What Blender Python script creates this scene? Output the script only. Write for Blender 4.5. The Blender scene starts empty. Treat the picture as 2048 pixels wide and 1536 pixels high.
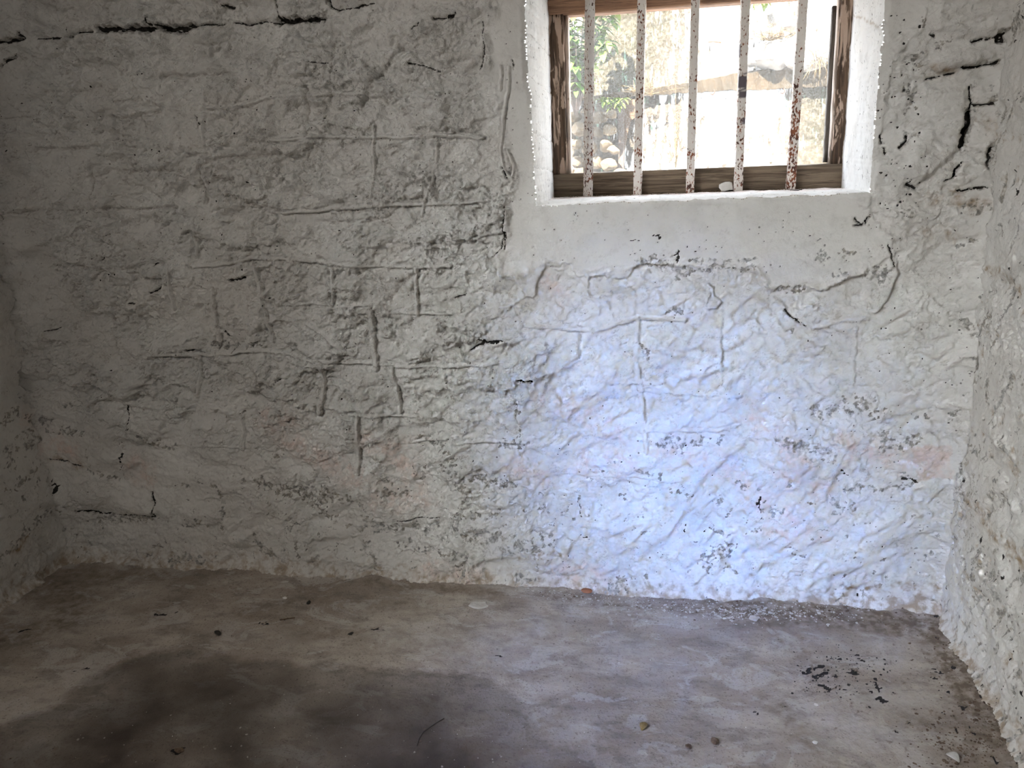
import bpy, bmesh, math, random
import numpy as np
from mathutils import Vector, Matrix

random.seed(7)
RNG = np.random.default_rng(7)
S = bpy.context.scene
COL = S.collection
PI = math.pi

# ------------------------------------------------------------------ camera model (metres; back wall y=0, floor z=0)
PITCH, YAW, ROLL, FPX = -.276244, -.202614, -.0439703, 1647.865
CAM = np.array([2.3018, -2.51213, 1.45])
WID = 3.1407                                   # room width along the back wall
_f = np.array([math.sin(YAW)*math.cos(PITCH), math.cos(YAW)*math.cos(PITCH), math.sin(PITCH)])
_r0 = np.array([math.cos(YAW), -math.sin(YAW), 0.]); _u0 = np.cross(_r0, _f)
_R = math.cos(ROLL)*_r0 + math.sin(ROLL)*_u0
_U = -math.sin(ROLL)*_r0 + math.cos(ROLL)*_u0

def ray(px, py): return _f + _R*(px-1024)/FPX - _U*(py-768)/FPX
def aty(px, py, y):
    d = ray(px, py); return CAM + d*((y-CAM[1])/d[1])
def atz(px, py, z):
    d = ray(px, py); return CAM + d*((z-CAM[2])/d[2])
def atx(px, py, x):
    d = ray(px, py); return CAM + d*((x-CAM[0])/d[0])
def wallpt(px, py):
    p = aty(px, py, 0.); return (p[0], p[2])
def floorpt(px, py):
    p = atz(px, py, 0.); return (p[0], p[1])

# ------------------------------------------------------------------ noise
def perlin(x, y, seed=0):
    rs = np.random.default_rng(1000+seed)
    perm = rs.permutation(256); perm = np.concatenate([perm, perm])
    ang = rs.random(256)*2*PI; gx, gy = np.cos(ang), np.sin(ang)
    xi = np.floor(x).astype(np.int64); yi = np.floor(y).astype(np.int64)
    xf = x-xi; yf = y-yi
    u = xf*xf*xf*(xf*(xf*6-15)+10); v = yf*yf*yf*(yf*(yf*6-15)+10)
    def g(ix, iy, dx, dy):
        h = perm[(perm[ix & 255]+iy) & 255]
        return gx[h]*dx+gy[h]*dy
    a = g(xi, yi, xf, yf); b = g(xi+1, yi, xf-1, yf)
    c = g(xi, yi+1, xf, yf-1); d = g(xi+1, yi+1, xf-1, yf-1)
    return ((a+(b-a)*u)+((c+(d-c)*u)-(a+(b-a)*u))*v)*1.5

def fbm(x, y, sc, octv=4, seed=0, gain=.5, scy=None):
    scy = scy or sc
    t = np.zeros(np.broadcast(x, y).shape); a = 1.; n = 0.; k = 1.
    for o in range(octv):
        t += a*perlin(x/sc*k+o*17.3, y/scy*k+o*9.1, seed*13+o); n += a; a *= gain; k *= 2.03
    return t/n*1.35

def sstep(a, b, x):
    t = np.clip((x-a)/(b-a), 0, 1); return t*t*(3-2*t)

def seg_dist(X, Z, pts):
    """distance to a polyline, and signed side of the nearest segment (+ = left of travel)"""
    best = np.full(X.shape, 9e9); side = np.zeros(X.shape)
    for (ax, az), (bx, bz) in zip(pts[:-1], pts[1:]):
        dx, dz = bx-ax, bz-az; L = dx*dx+dz*dz+1e-12
        t = np.clip(((X-ax)*dx+(Z-az)*dz)/L, 0, 1)
        ex, ez = X-ax-t*dx, Z-az-t*dz
        d = ex*ex+ez*ez; m = d < best
        best = np.where(m, d, best)
        side = np.where(m, np.sign(dx*(Z-az)-dz*(X-ax)), side)
    return np.sqrt(best), side

def in_poly(X, Z, pts):
    ins = np.zeros(X.shape, bool); n = len(pts)
    for i in range(n):
        ax, az = pts[i]; bx, bz = pts[(i+1) % n]
        if az == bz: continue
        c = ((az > Z) != (bz > Z)) & (X < (bx-ax)*(Z-az)/(bz-az)+ax)
        ins ^= c
    return ins

def blur(a, n):
    for ax in (0, 1):
        c = np.cumsum(np.pad(a, [(n+1, n) if i == ax else (0, 0) for i in (0, 1)], mode='edge'), axis=ax)
        m = c.shape[ax]
        a = (np.take(c, range(2*n+1, m), ax)-np.take(c, range(0, m-2*n-1), ax))/(2*n+1)
    return a

class Field:
    """height + stain masks sampled on a rectangular grid of wall coordinates"""
    def __init__(s, us, vs, seed):
        s.us, s.vs = us, vs
        s.X, s.Z = np.meshgrid(us, vs)
        s.h = np.zeros(s.X.shape)
        s.m = {k: np.zeros(s.X.shape) for k in ('pink', 'grey', 'dark', 'rust', 'coarse', 'grime_shade')}
        s.wx = fbm(s.X, s.Z, .05, 3, seed+1)*.006 + fbm(s.X, s.Z, .012, 2, seed+2)*.0022
        s.wz = fbm(s.X, s.Z, .05, 3, seed+3)*.006 + fbm(s.X, s.Z, .012, 2, seed+4)*.0022
        s.rag = fbm(s.X, s.Z, .035, 4, seed+5)
        s.rag2 = fbm(s.X, s.Z, .014, 3, seed+6)
    def box(s, pts, pad):
        x0 = min(p[0] for p in pts)-pad; x1 = max(p[0] for p in pts)+pad
        z0 = min(p[1] for p in pts)-pad; z1 = max(p[1] for p in pts)+pad
        i0, i1 = np.searchsorted(s.us, [x0, x1]); j0, j1 = np.searchsorted(s.vs, [z0, z1])
        return (slice(j0, j1), slice(i0, i1)) if i1 > i0 and j1 > j0 else None
    def dist(s, pts, pad, warp=1.):
        b = s.box(pts, pad+.02)
        if b is None: return None
        d, sd = seg_dist(s.X[b]+s.wx[b]*warp, s.Z[b]+s.wz[b]*warp, pts)
        return b, d, sd
    def crack(s, pts, w=.005, depth=.014, dark=1., broken=.35):
        r = s.dist(pts, .05)
        if not r: return
        b, d, sd = r
        ww = w*(1+1.1*s.rag[b])*np.where(s.rag2[b] < -broken, .25, 1)
        k = 1-sstep(ww*.45, ww*1.25+.0015, d)
        s.h[b] -= depth*k
        s.m['dark'][b] = np.maximum(s.m['dark'][b], dark*(1-sstep(ww*.35, ww*1.0+.001, d)))
        s.m['grey'][b] = np.maximum(s.m['grey'][b], .55*dark*(1-sstep(ww*1., ww*2.2+.003, d)))
    def rib(s, pts, w=.007, hgt=.0035, warp=1.):
        """raised ribbon of pointing with a little undercut along its lower / right side"""
        r = s.dist(pts, .04, warp*.7)
        if not r: return
        b, d, sd = r
        fade = sstep(-.75, -.05, s.rag[b]+.25)
        k = 1-sstep(w*.65, w*1.1, d)
        kk = fade*np.clip(k*1.1, 0, 1)
        s.h[b] = s.h[b]*(1-.85*kk)+.85*kk*s.low[b]
        s.h[b] += fade*(hgt*k)
        hor = abs(pts[-1][0]-pts[0][0]) > abs(pts[-1][1]-pts[0][1])
        fwd = (pts[-1][0] > pts[0][0]) if hor else (pts[-1][1] < pts[0][1])
        low = (sd < 0) if (hor == fwd) else (sd > 0)
        if not hor: low = (sd > 0) if fwd else (sd < 0)
        g = np.exp(-((d-w*1.3)/(w*.28+.0007))**2)*low
        s.h[b] -= fade*hgt*.9*g
        s.m['grime_shade'][b] = np.maximum(s.m['grime_shade'][b], .75*g*sstep(-.3, .2, s.rag[b]))  # shade below and right of the rib painted as a dirty line
        s.h[b] -= fade*hgt*.3*np.exp(-((d-w*1.35)/(w*.45))**2)*(~low)
    def groove(s, pts, w=.006, depth=.004):
        r = s.dist(pts, .04)
        if not r: return
        b, d, sd = r
        s.h[b] -= depth*np.exp(-(d/w)**2)
        s.m['grime_shade'][b] = np.maximum(s.m['grime_shade'][b], np.exp(-(d/(w*.55))**2)*sstep(-.45, .15, s.rag[b]))
    def step(s, pts, a=.004, L=.06, sgn=1):
        r = s.dist(pts, L*3, 1.6)
        if not r: return
        b, d, sd = r
        s.h[b] += a*np.where(sd*sgn > 0, np.exp(-d/L)*sstep(0, .002, d), 0)
    def stain(s, key, pts, w, amt=1., rough=1.):
        r = s.dist(pts, w*2.2, 2.5)
        if not r: return
        b, d, sd = r
        q = 1-d/(w*1.6)
        n = s.rag[b]*.55*rough+s.rag2[b]*.55*rough
        k = sstep(.27, .50, q*.95+n*1.15-.07)*(q > -.3)
        if key == 'grey':
            halo = .36*sstep(-.15, .45, q*.95+n*.9-.1)*(q > -.35)
            k = np.maximum(halo, k*np.clip(.75+.6*s.rag2[b], .35, 1.1))
        s.m[key][b] = np.maximum(s.m[key][b], amt*k)
        if key in ('grey', 'dark'): s.h[b] -= .0028*k*amt
    def soft(s, key, pts, w, amt=1.):
        r = s.dist(pts, w*2.2, 3)
        if not r: return
        b, d, sd = r
        k = np.exp(-(d/w)**2)*np.clip(.75+.9*s.rag[b]+.5*s.rag2[b], 0, 1.3)
        s.m[key][b] = np.maximum(s.m[key][b], amt*k)
    def pit(s, x, z, r, dark=1., depth=.006):
        b = s.box([(x, z)], r*3)
        if b is None: return
        d = np.hypot(s.X[b]+s.wx[b]*.5-x, (s.Z[b]+s.wz[b]*.5-z))
        k = 1-sstep(r*.4, r*1.2, d)
        s.h[b] -= depth*k
        s.m['dark'][b] = np.maximum(s.m['dark'][b], dark*(1-sstep(r*.5, r*1.05, d)))

# ------------------------------------------------------------------ object helpers
def tag(o, label=None, cat=None, group=None, kind=None):
    if label: o['label'] = label
    if cat: o['category'] = cat
    if group: o['group'] = group
    if kind: o['kind'] = kind
    return o

def link(name, me, mat=None, parent=None):
    o = bpy.data.objects.new(name, me); COL.objects.link(o)
    if mat: me.materials.append(mat)
    if parent: o.parent = parent
    return o

def empty(name, loc=(0, 0, 0)):
    o = bpy.data.objects.new(name, None); COL.objects.link(o); o.location = loc; return o

def np_mesh(name, verts, quads, attrs=None, smooth=True):
    me = bpy.data.meshes.new(name)
    verts = np.asarray(verts, np.float32); quads = np.asarray(quads, np.int32)
    nq = len(quads); k = quads.shape[1]
    me.vertices.add(len(verts)); me.vertices.foreach_set('co', verts.ravel())
    me.loops.add(nq*k); me.loops.foreach_set('vertex_index', quads.ravel())
    me.polygons.add(nq)
    me.polygons.foreach_set('loop_start', np.arange(0, nq*k, k, dtype=np.int32))
    me.polygons.foreach_set('loop_total', np.full(nq, k, np.int32))
    me.polygons.foreach_set('use_smooth', np.full(nq, smooth, bool))
    for key, a in (attrs or {}).items():
        at = me.attributes.new(key, 'FLOAT', 'POINT')
        at.data.foreach_set('value', np.asarray(a, np.float32).ravel())
    me.update(calc_edges=True); me.validate()
    return me

def grid_quads(nv, nu, flip=False):
    i = np.arange(nv*nu).reshape(nv, nu)
    a, b, c, d = i[:-1, :-1].ravel(), i[:-1, 1:].ravel(), i[1:, 1:].ravel(), i[1:, :-1].ravel()
    return np.stack([a, d, c, b] if flip else [a, b, c, d], 1)

def bm_obj(name, bm, mat, parent=None, smooth=False):
    me = bpy.data.meshes.new(name)
    bmesh.ops.recalc_face_normals(bm, faces=bm.faces[:])
    bm.to_mesh(me); bm.free()
    for p in me.polygons: p.use_smooth = smooth
    return link(name, me, mat, parent)

def add_box(bm, lo, hi, bev=0.):
    r = bmesh.ops.create_cube(bm, size=1.)
    vs = r['verts']
    for v in vs:
        v.co = Vector([(lo[i]+hi[i])/2+v.co[i]*(hi[i]-lo[i]) for i in range(3)])
    if bev > 0:
        es = list({e for v in vs for e in v.link_edges})
        bmesh.ops.bevel(bm, geom=es, offset=bev, segments=2, affect='EDGES', profile=.6)

def add_prism(bm, front, depth_vec, bev=0.):
    """closed prism: front polygon (list of 3D points) pushed along depth_vec"""
    f = [bm.verts.new(Vector(p)) for p in front]
    b = [bm.verts.new(Vector(p)+Vector(depth_vec)) for p in front]
    n = len(f); faces = [bm.faces.new(f), bm.faces.new(b[::-1])]
    for i in range(n):
        faces.append(bm.faces.new((f[i], b[i], b[(i+1) % n], f[(i+1) % n])))
    if bev > 0:
        es = list({e for fc in faces for e in fc.edges})
        bmesh.ops.bevel(bm, geom=es, offset=bev, segments=2, affect='EDGES', profile=.6)

def add_tube(bm, pts, radii, seg=8):
    pts = [Vector(p) for p in pts]; rings = []
    for i, p in enumerate(pts):
        t = (pts[min(i+1, len(pts)-1)]-pts[max(i-1, 0)]).normalized()
        a = t.orthogonal().normalized(); c = t.cross(a)
        if rings:
            a = (prev-t*prev.dot(t)).normalized(); c = t.cross(a)
        prev = a
        r = radii[i] if hasattr(radii, '__len__') else radii
        rings.append([bm.verts.new(p+(a*math.cos(2*PI*k/seg)+c*math.sin(2*PI*k/seg))*r) for k in range(seg)])
    for r0, r1 in zip(rings[:-1], rings[1:]):
        for k in range(seg):
            bm.faces.new((r0[k], r0[(k+1) % seg], r1[(k+1) % seg], r1[k]))
    bm.faces.new(rings[0][::-1]); bm.faces.new(rings[-1])

def rock_bm(bm, c, s, seed, flat=1., sub=2):
    rs = np.random.default_rng(seed)
    r = bmesh.ops.create_icosphere(bm, subdivisions=sub, radius=1.)
    planes = [(Vector(rs.normal(size=3)).normalized(), rs.uniform(.45, .85)) for _ in range(7)]
    rot = Matrix.Rotation(rs.uniform(0, 6.28), 3, 'Z')
    for v in r['verts']:
        p = v.co.copy()
        for n, d in planes:
            k = p.dot(n)
            if k > d: p -= n*(k-d)*.9
        p = Vector((p.x*s[0], p.y*s[1], p.z*s[2]*flat))
        v.co = rot @ p+Vector(c)

# ------------------------------------------------------------------ materials
class NT:
    def __init__(s, name):
        s.mat = bpy.data.materials.new(name); s.mat.use_nodes = True
        s.t = s.mat.node_tree; s.t.nodes.clear()
        s.out = s.t.nodes.new('ShaderNodeOutputMaterial')
        s.b = s.t.nodes.new('ShaderNodeBsdfPrincipled')
        s.t.links.new(s.b.outputs[0], s.out.inputs[0])
        s.b.inputs['Roughness'].default_value = .9
        s.b.inputs['Specular IOR Level'].default_value = .25
    def n(s, typ, **kw):
        nd = s.t.nodes.new(typ)
        for k, v in kw.items(): setattr(nd, k, v)
        return nd
    def lk(s, a, b): s.t.links.new(a, b)
    def val(s, sock, v):
        if hasattr(v, 'is_output') or isinstance(v, bpy.types.NodeSocket): s.lk(v, sock)
        else: sock.default_value = v
    def pos(s): 
        g = s.n('ShaderNodeNewGeometry'); return g.outputs['Position']
    def obj(s):
        g = s.n('ShaderNodeTexCoord'); return g.outputs['Object']
    def map(s, v, scale=(1, 1, 1), rot=(0, 0, 0), loc=(0, 0, 0)):
        m = s.n('ShaderNodeMapping'); s.lk(v, m.inputs[0])
        m.inputs['Scale'].default_value = scale; m.inputs['Rotation'].default_value = rot; m.inputs['Location'].default_value = loc
        return m.outputs[0]
    def noise(s, v, scale, detail=4, rough=.55, dist=0.):
        m = s.n('ShaderNodeTexNoise'); s.lk(v, m.inputs['Vector'])
        m.inputs['Scale'].default_value = scale; m.inputs['Detail'].default_value = detail
        m.inputs['Roughness'].default_value = rough; m.inputs['Distortion'].default_value = dist
        return m.outputs['Fac']
    def math(s, op, a, b=0., c=None):
        m = s.n('ShaderNodeMath', operation=op)
        s.val(m.inputs[0], a); s.val(m.inputs[1], b)
        if c is not None: s.val(m.inputs[2], c)
        return m.outputs[0]
    def ramp(s, x, lo, hi, a=0., b=1.):
        m = s.n('ShaderNodeMapRange', interpolation_type='SMOOTHSTEP')
        s.val(m.inputs['Value'], x)
        m.inputs['From Min'].default_value = lo; m.inputs['From Max'].default_value = hi
        m.inputs['To Min'].default_value = a; m.inputs['To Max'].default_value = b
        return m.outputs[0]
    def mix(s, fac, a, b):
        m = s.n('ShaderNodeMix', data_type='RGBA')
        s.val(m.inputs[0], fac)
        for sock, v in ((m.inputs[6], a), (m.inputs[7], b)):
            if isinstance(v, tuple): sock.default_value = (*v, 1.)
            else: s.lk(v, sock)
        return m.outputs[2]
    def attr(s, name):
        a = s.n('ShaderNodeAttribute', attribute_name=name); return a.outputs['Fac']
    def bump(s, h, dist, strength=1., prev=None):
        m = s.n('ShaderNodeBump'); m.inputs['Distance'].default_value = dist; m.inputs['Strength'].default_value = strength
        s.lk(h, m.inputs['Height'])
        if prev is not None: s.lk(prev, m.inputs['Normal'])
        return m.outputs[0]
    def done(s, color, normal=None, rough=None):
        s.val(s.b.inputs['Base Color'], (*color, 1.) if isinstance(color, tuple) else color)
        if normal is not None: s.lk(normal, s.b.inputs['Normal'])
        if rough is not None: s.val(s.b.inputs['Roughness'], rough)
        return s.mat

def plaster(name, light, warm, k=1.):
    m = NT(name); P = m.pos()
    c = m.mix(m.ramp(m.noise(P, 2.6, 5), .35, .68), light, warm)
    c = m.mix(m.ramp(m.noise(P, 16, 6, .62), .50, .68, 0, .30), c, (.50, .485, .45))
    fine = m.noise(P, 95, 4, .6)
    def msk(key, lo=.42, hi=.58, amp=.55):
        a = m.math('ADD', m.attr(key), m.math('MULTIPLY', m.math('SUBTRACT', m.noise(P, 130, 3, .6), .5), amp))
        return m.ramp(a, lo, hi)
    pk = m.math('MULTIPLY', m.attr('pink'), m.ramp(m.noise(P, 22, 5, .6), .35, .6, .25, 1.))
    c = m.mix(pk, c, (.74, .54, .46))
    c = m.mix(m.math('MULTIPLY', m.attr('rust'), m.ramp(m.noise(P, 40, 4), .35, .6)), c, (.34, .25, .16))
    c = m.mix(m.math('MULTIPLY', m.attr('grime_shade'), m.ramp(fine, .38, .58, .15, .62)), c, (.25, .205, .165))
    c = m.mix(m.math('MULTIPLY', msk('grey', .30, .70, .95), .85), c, m.mix(m.ramp(m.noise(P, 85, 4, .65), .32, .66), (.10, .096, .088), m.mix(m.ramp(m.noise(P, 12, 3), .4, .6), (.44, .43, .41), (.40, .35, .28))))
    c = m.mix(msk('dark', .5, .62, .4), c, (.03, .027, .024))
    # sparse specks of dirt
    sp = m.n('ShaderNodeTexVoronoi'); m.lk(P, sp.inputs['Vector']); sp.inputs['Scale'].default_value = 26
    sc = m.n('ShaderNodeSeparateColor'); m.lk(sp.outputs['Color'], sc.inputs[0])
    dot = m.math('MULTIPLY', m.ramp(sp.outputs['Distance'], .05, .11, 1, 0), m.ramp(sc.outputs[0], .82, .88))
    c = m.mix(m.math('MULTIPLY', dot, .75), c, (.12, .105, .09))
    co = m.math('MULTIPLY_ADD', m.attr('coarse'), .8, .2)
    b = m.bump(m.math('MULTIPLY', m.noise(P, 55, 6, .66, .5), co), .013*k, .8)
    b = m.bump(m.math('MULTIPLY', m.noise(P, 160, 4, .65), co), .004*k, .6, b)
    return m.done(c, b)

M = {}
M['wall'] = plaster('whitewash', (.75, .735, .70), (.66, .635, .595))
M['reveal'] = plaster('lit_whitewash', (.88, .875, .86), (.84, .825, .80), .4)  # whiter than the wall: window brightness put into the colour

def floor_mat():
    m = NT('old_concrete'); P = m.pos()
    Q = m.map(P, (1, 1.7, 1))
    c = m.mix(m.ramp(m.noise(Q, 2.4, 6, .6, .4), .34, .66), (.47, .415, .36), (.30, .25, .208))
    c = m.mix(m.ramp(m.noise(Q, 9, 8, .7), .46, .66, 0, .7), c, (.19, .165, .145))
    c = m.mix(m.ramp(m.noise(Q, 6, 7, .66, .8), .53, .60, 0, .6), c, (.50, .465, .43))
    P2 = m.noise(P, 120, 3)
    c = m.mix(m.ramp(m.noise(P, 150, 3, .6), .56, .68, 0, .55), c, (.10, .08, .065))
    def msk(key, lo=.42, hi=.6, amp=.5):
        a = m.math('ADD', m.attr(key), m.math('MULTIPLY', m.math('SUBTRACT', P2, .5), amp)); return m.ramp(a, lo, hi)
    c = m.mix(m.math('MULTIPLY', m.attr('pink'), .85), c, (.52, .485, .45))          # pale worn skin
    c = m.mix(m.math('MULTIPLY', m.attr('grey'), .95), c, (.056, .044, .036))        # darker floor tone
    c = m.mix(m.math('MULTIPLY', m.attr('rust'), m.ramp(m.noise(P, 30, 5), .3, .6, .35, 1)), c, (.15, .115, .085))
    c = m.mix(msk('dark'), c, (.018, .016, .016))
    sp = m.n('ShaderNodeTexVoronoi'); m.lk(P, sp.inputs['Vector']); sp.inputs['Scale'].default_value = 42
    sc = m.n('ShaderNodeSeparateColor'); m.lk(sp.outputs['Color'], sc.inputs[0])
    dot = m.math('MULTIPLY', m.ramp(sp.outputs['Distance'], .06, .16, 1, 0), m.ramp(sc.outputs[0], .80, .88))
    c = m.mix(m.math('MULTIPLY', dot, .7), c, (.06, .05, .042))
    dot2 = m.math('MULTIPLY', m.ramp(sp.outputs['Distance'], .025, .05, 1, 0), m.ramp(sc.outputs[1], .93, .95))
    c = m.mix(m.math('MULTIPLY', dot2, .8), c, (.6, .58, .54))
    b = m.bump(m.noise(P, 45, 6, .65), .004, .5)
    b = m.bump(m.noise(P, 150, 3), .003, .5, b)
    return m.done(c, b, .82)
M['floor'] = floor_mat()

def wood_mat(name, dark, mid, paint=None, horiz=False, cover=.5):
    m = NT(name); P = m.pos()
    Q = m.map(P, (1.2, 6, 26) if horiz else (26, 6, 1.2))
    g = m.noise(Q, 3.4, 6, .62, .6)
    c = m.mix(m.ramp(g, .36, .62), dark, mid)
    c = m.mix(m.ramp(m.noise(Q, 9, 4, .6), .58, .68, 0, .7), c, tuple(x*.35 for x in dark))
    b = m.bump(g, .006, .7)
    if paint:
        Q2 = m.map(P, (1.5, 3, 9) if horiz else (17, 5, 2.6))
        pk = m.ramp(m.noise(Q2, 2.3, 6, .6, .5), cover-.015, cover+.015)
        c = m.mix(pk, c, m.mix(m.noise(P, 30, 4), paint, tuple(x*.8 for x in paint)))
        b = m.bump(pk, .0015, .8, b)
    return m.done(c, b, .75)
M['jamb'] = wood_mat('jamb_wood_peeled_paint', (.055, .035, .024), (.16, .105, .07), (.56, .42, .33), cover=.535)
M['rail'] = wood_mat('grey_brown_rail_wood', (.085, .062, .043), (.22, .168, .12), horiz=True)
M['head'] = wood_mat('brown_head_wood', (.17, .095, .06), (.36, .21, .13), horiz=True)
M['bead'] = wood_mat('pale_bead_paint', (.30, .22, .16), (.55, .45, .37), (.72, .62, .54), cover=.42)
M['sash'] = wood_mat('dark_sash_wood', (.06, .052, .046), (.15, .13, .115))

def bar_mat():
    m = NT('cream_paint_over_rust'); P = m.pos()
    a = m.attr('rusty')
    n = m.noise(m.map(P, (1, 1, .62)), 160, 3, .55)
    n2 = m.noise(m.map(P, (1, 1, .55)), 48, 3, .6)
    v = m.math('ADD', m.math('ADD', m.math('MULTIPLY', n, .75), m.math('MULTIPLY', n2, .35)), m.math('MULTIPLY', a, .15))
    k = m.ramp(v, .692, .717)
    paint = m.mix(m.noise(P, 14, 4), (.70, .66, .61), (.60, .55, .50))
    paint = m.mix(m.ramp(v, .63, .69, 0, .2), paint, (.55, .36, .24))
    rust = m.mix(m.ramp(m.noise(P, 55, 4), .4, .62), (.20, .065, .028), (.06, .024, .016))
    c = m.mix(k, paint, rust)
    c = m.mix(m.attr('flake'), c, (.10, .085, .095))
    b = m.bump(k, .002, -.6)
    return m.done(c, b, .6)
M['bar'] = bar_mat()

def simple(name, a, b, scale=30, rough=.85, bump=.004):
    m = NT(name); P = m.pos()
    n = m.noise(P, scale, 5, .6)
    return m.done(m.mix(m.ramp(n, .35, .65), a, b), m.bump(m.noise(P, scale*3, 4), bump, .6), rough)
M['pale'] = simple('pale_plaster_chip', (.58, .56, .52), (.46, .43, .39))
M['white'] = simple('white_chip', (.80, .79, .76), (.68, .66, .62))
M['black'] = simple('charcoal', (.02, .019, .018), (.05, .045, .04))
M['stone'] = simple('grit_stone', (.34, .31, .28), (.20, .175, .15), 60)
M['brown'] = simple('dry_brown_litter', (.17, .12, .08), (.08, .055, .04), 60)
M['leaf_dry'] = simple('dry_leaf', (.24, .17, .07), (.13, .09, .04), 60)
M['brick'] = simple('orange_brick', (.40, .17, .09), (.30, .14, .08), 40)
M['wire'] = simple('dark_fibre', (.045, .04, .038), (.07, .06, .055))
M['leaf'] = simple('green_leaf', (.075, .15, .024), (.04, .10, .017), 8, .6)
M['leaf2'] = simple('yellow_green_leaf', (.19, .26, .035), (.12, .20, .028), 8, .6)
M['straw'] = simple('dry_straw', (.21, .156, .075), (.14, .094, .05), 12)
M['ledge'] = simple('shaded_tan_concrete', (.075, .053, .031), (.052, .040, .025), 14)  # darkened: shade of the ledge front is put into the colour
M['rubble'] = simple('tan_rubble', (.20, .15, .095), (.10, .078, .05), 10)
M['palestone'] = simple('pale_rock', (.40, .37, .33), (.20, .17, .14), 16)
M['post'] = simple('weathered_post', (.14, .106, .088), (.10, .08, .062), 10)
M['panel'] = simple('terracotta_render', (.15, .094, .056), (.12, .075, .044), 10)
M['ground'] = simple('dry_ground', (.22, .17, .12), (.14, .11, .08), 6)
M['iron'] = simple('rusty_iron', (.10, .05, .03), (.05, .03, .02), 40)
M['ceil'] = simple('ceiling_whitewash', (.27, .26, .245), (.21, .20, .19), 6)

def outwall_mat():
    m = NT('peeling_white_outside_wall'); P = m.pos()
    Q = m.map(P, (19, 19, 3.6))
    n = m.noise(Q, 2.0, 6, .62, .35)
    v = m.math('ADD', m.attr('raw'), m.math('MULTIPLY', m.math('SUBTRACT', n, .448), 1.65))
    k = m.ramp(v, .42, .56)
    raw = m.mix(m.attr('olive'), m.mix(m.noise(P, 9, 4), (.088, .074, .060), (.062, .046, .031)), m.mix(m.noise(P, 9, 4), (.026, .025, .0075), (.033, .028, .010)))
    raw = m.mix(m.ramp(m.noise(P, 60, 3), .45, .6, 0, .35), raw, (.16, .14, .11))
    c = m.mix(k, (.86, .85, .82), raw)
    gr = m.math('MULTIPLY', m.ramp(m.noise(Q, 3.2, 4), .60, .68), m.ramp(v, .15, .4))
    c = m.mix(m.math('MULTIPLY', gr, .6), c, (.22, .40, .28))
    return m.done(c, m.bump(k, .004, -.5, m.bump(m.noise(P, 70, 4), .006, .5)), .9)
M['outwall'] = outwall_mat()

def glass_mat():
    m = bpy.data.materials.new('dusty_hazy_glass'); m.use_nodes = True; t = m.node_tree; t.nodes.clear()
    o = t.nodes.new('ShaderNodeOutputMaterial'); tr = t.nodes.new('ShaderNodeBsdfTransparent')
    gl = t.nodes.new('ShaderNodeBsdfGlossy'); gl.inputs['Roughness'].default_value = .05
    df = t.nodes.new('ShaderNodeBsdfTranslucent'); df.inputs[0].default_value = (.9, .88, .84, 1)  # translucent dust that also puts a washed-out haze over the view
    nz = t.nodes.new('ShaderNodeTexNoise'); nz.inputs['Scale'].default_value = 220; nz.inputs['Detail'].default_value = 3
    g = t.nodes.new('ShaderNodeNewGeometry'); t.links.new(g.outputs['Position'], nz.inputs['Vector'])
    mr = t.nodes.new('ShaderNodeMapRange'); t.links.new(nz.outputs['Fac'], mr.inputs[0])
    mr.inputs[1].default_value = .35; mr.inputs[2].default_value = .7; mr.inputs[3].default_value = .01; mr.inputs[4].default_value = .09
    m1 = t.nodes.new('ShaderNodeMixShader'); t.links.new(mr.outputs[0], m1.inputs[0]); t.links.new(tr.outputs[0], m1.inputs[1]); t.links.new(df.outputs[0], m1.inputs[2])
    m2 = t.nodes.new('ShaderNodeMixShader'); m2.inputs[0].default_value = .03; t.links.new(m1.outputs[0], m2.inputs[1]); t.links.new(gl.outputs[0], m2.inputs[2])
    t.links.new(m2.outputs[0], o.inputs[0]); return m
M['glass'] = glass_mat()

# ------------------------------------------------------------------ feature lists, read off the back wall
# each block: (scale, x offset, y offset) then features; numbers are positions on the picture of the flat wall
def feats(txt, sc, ox, oy, conv):
    out = []
    for ln in txt.strip().splitlines():
        ln = ln.split('#')[0].strip()
        if not ln: continue
        head, *pts = ln.split()
        k = head.split(',')
        P = [tuple(map(float, p.split(','))) for p in pts]
        P = [conv(ox+x*sc, oy+y*sc) for x, y in P]
        if len(P) == 1: P = [P[0], (P[0][0]+.004, P[0][1]+.001)]
        out.append((k[0], [float(v) for v in k[1:]], P))
    return out

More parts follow.
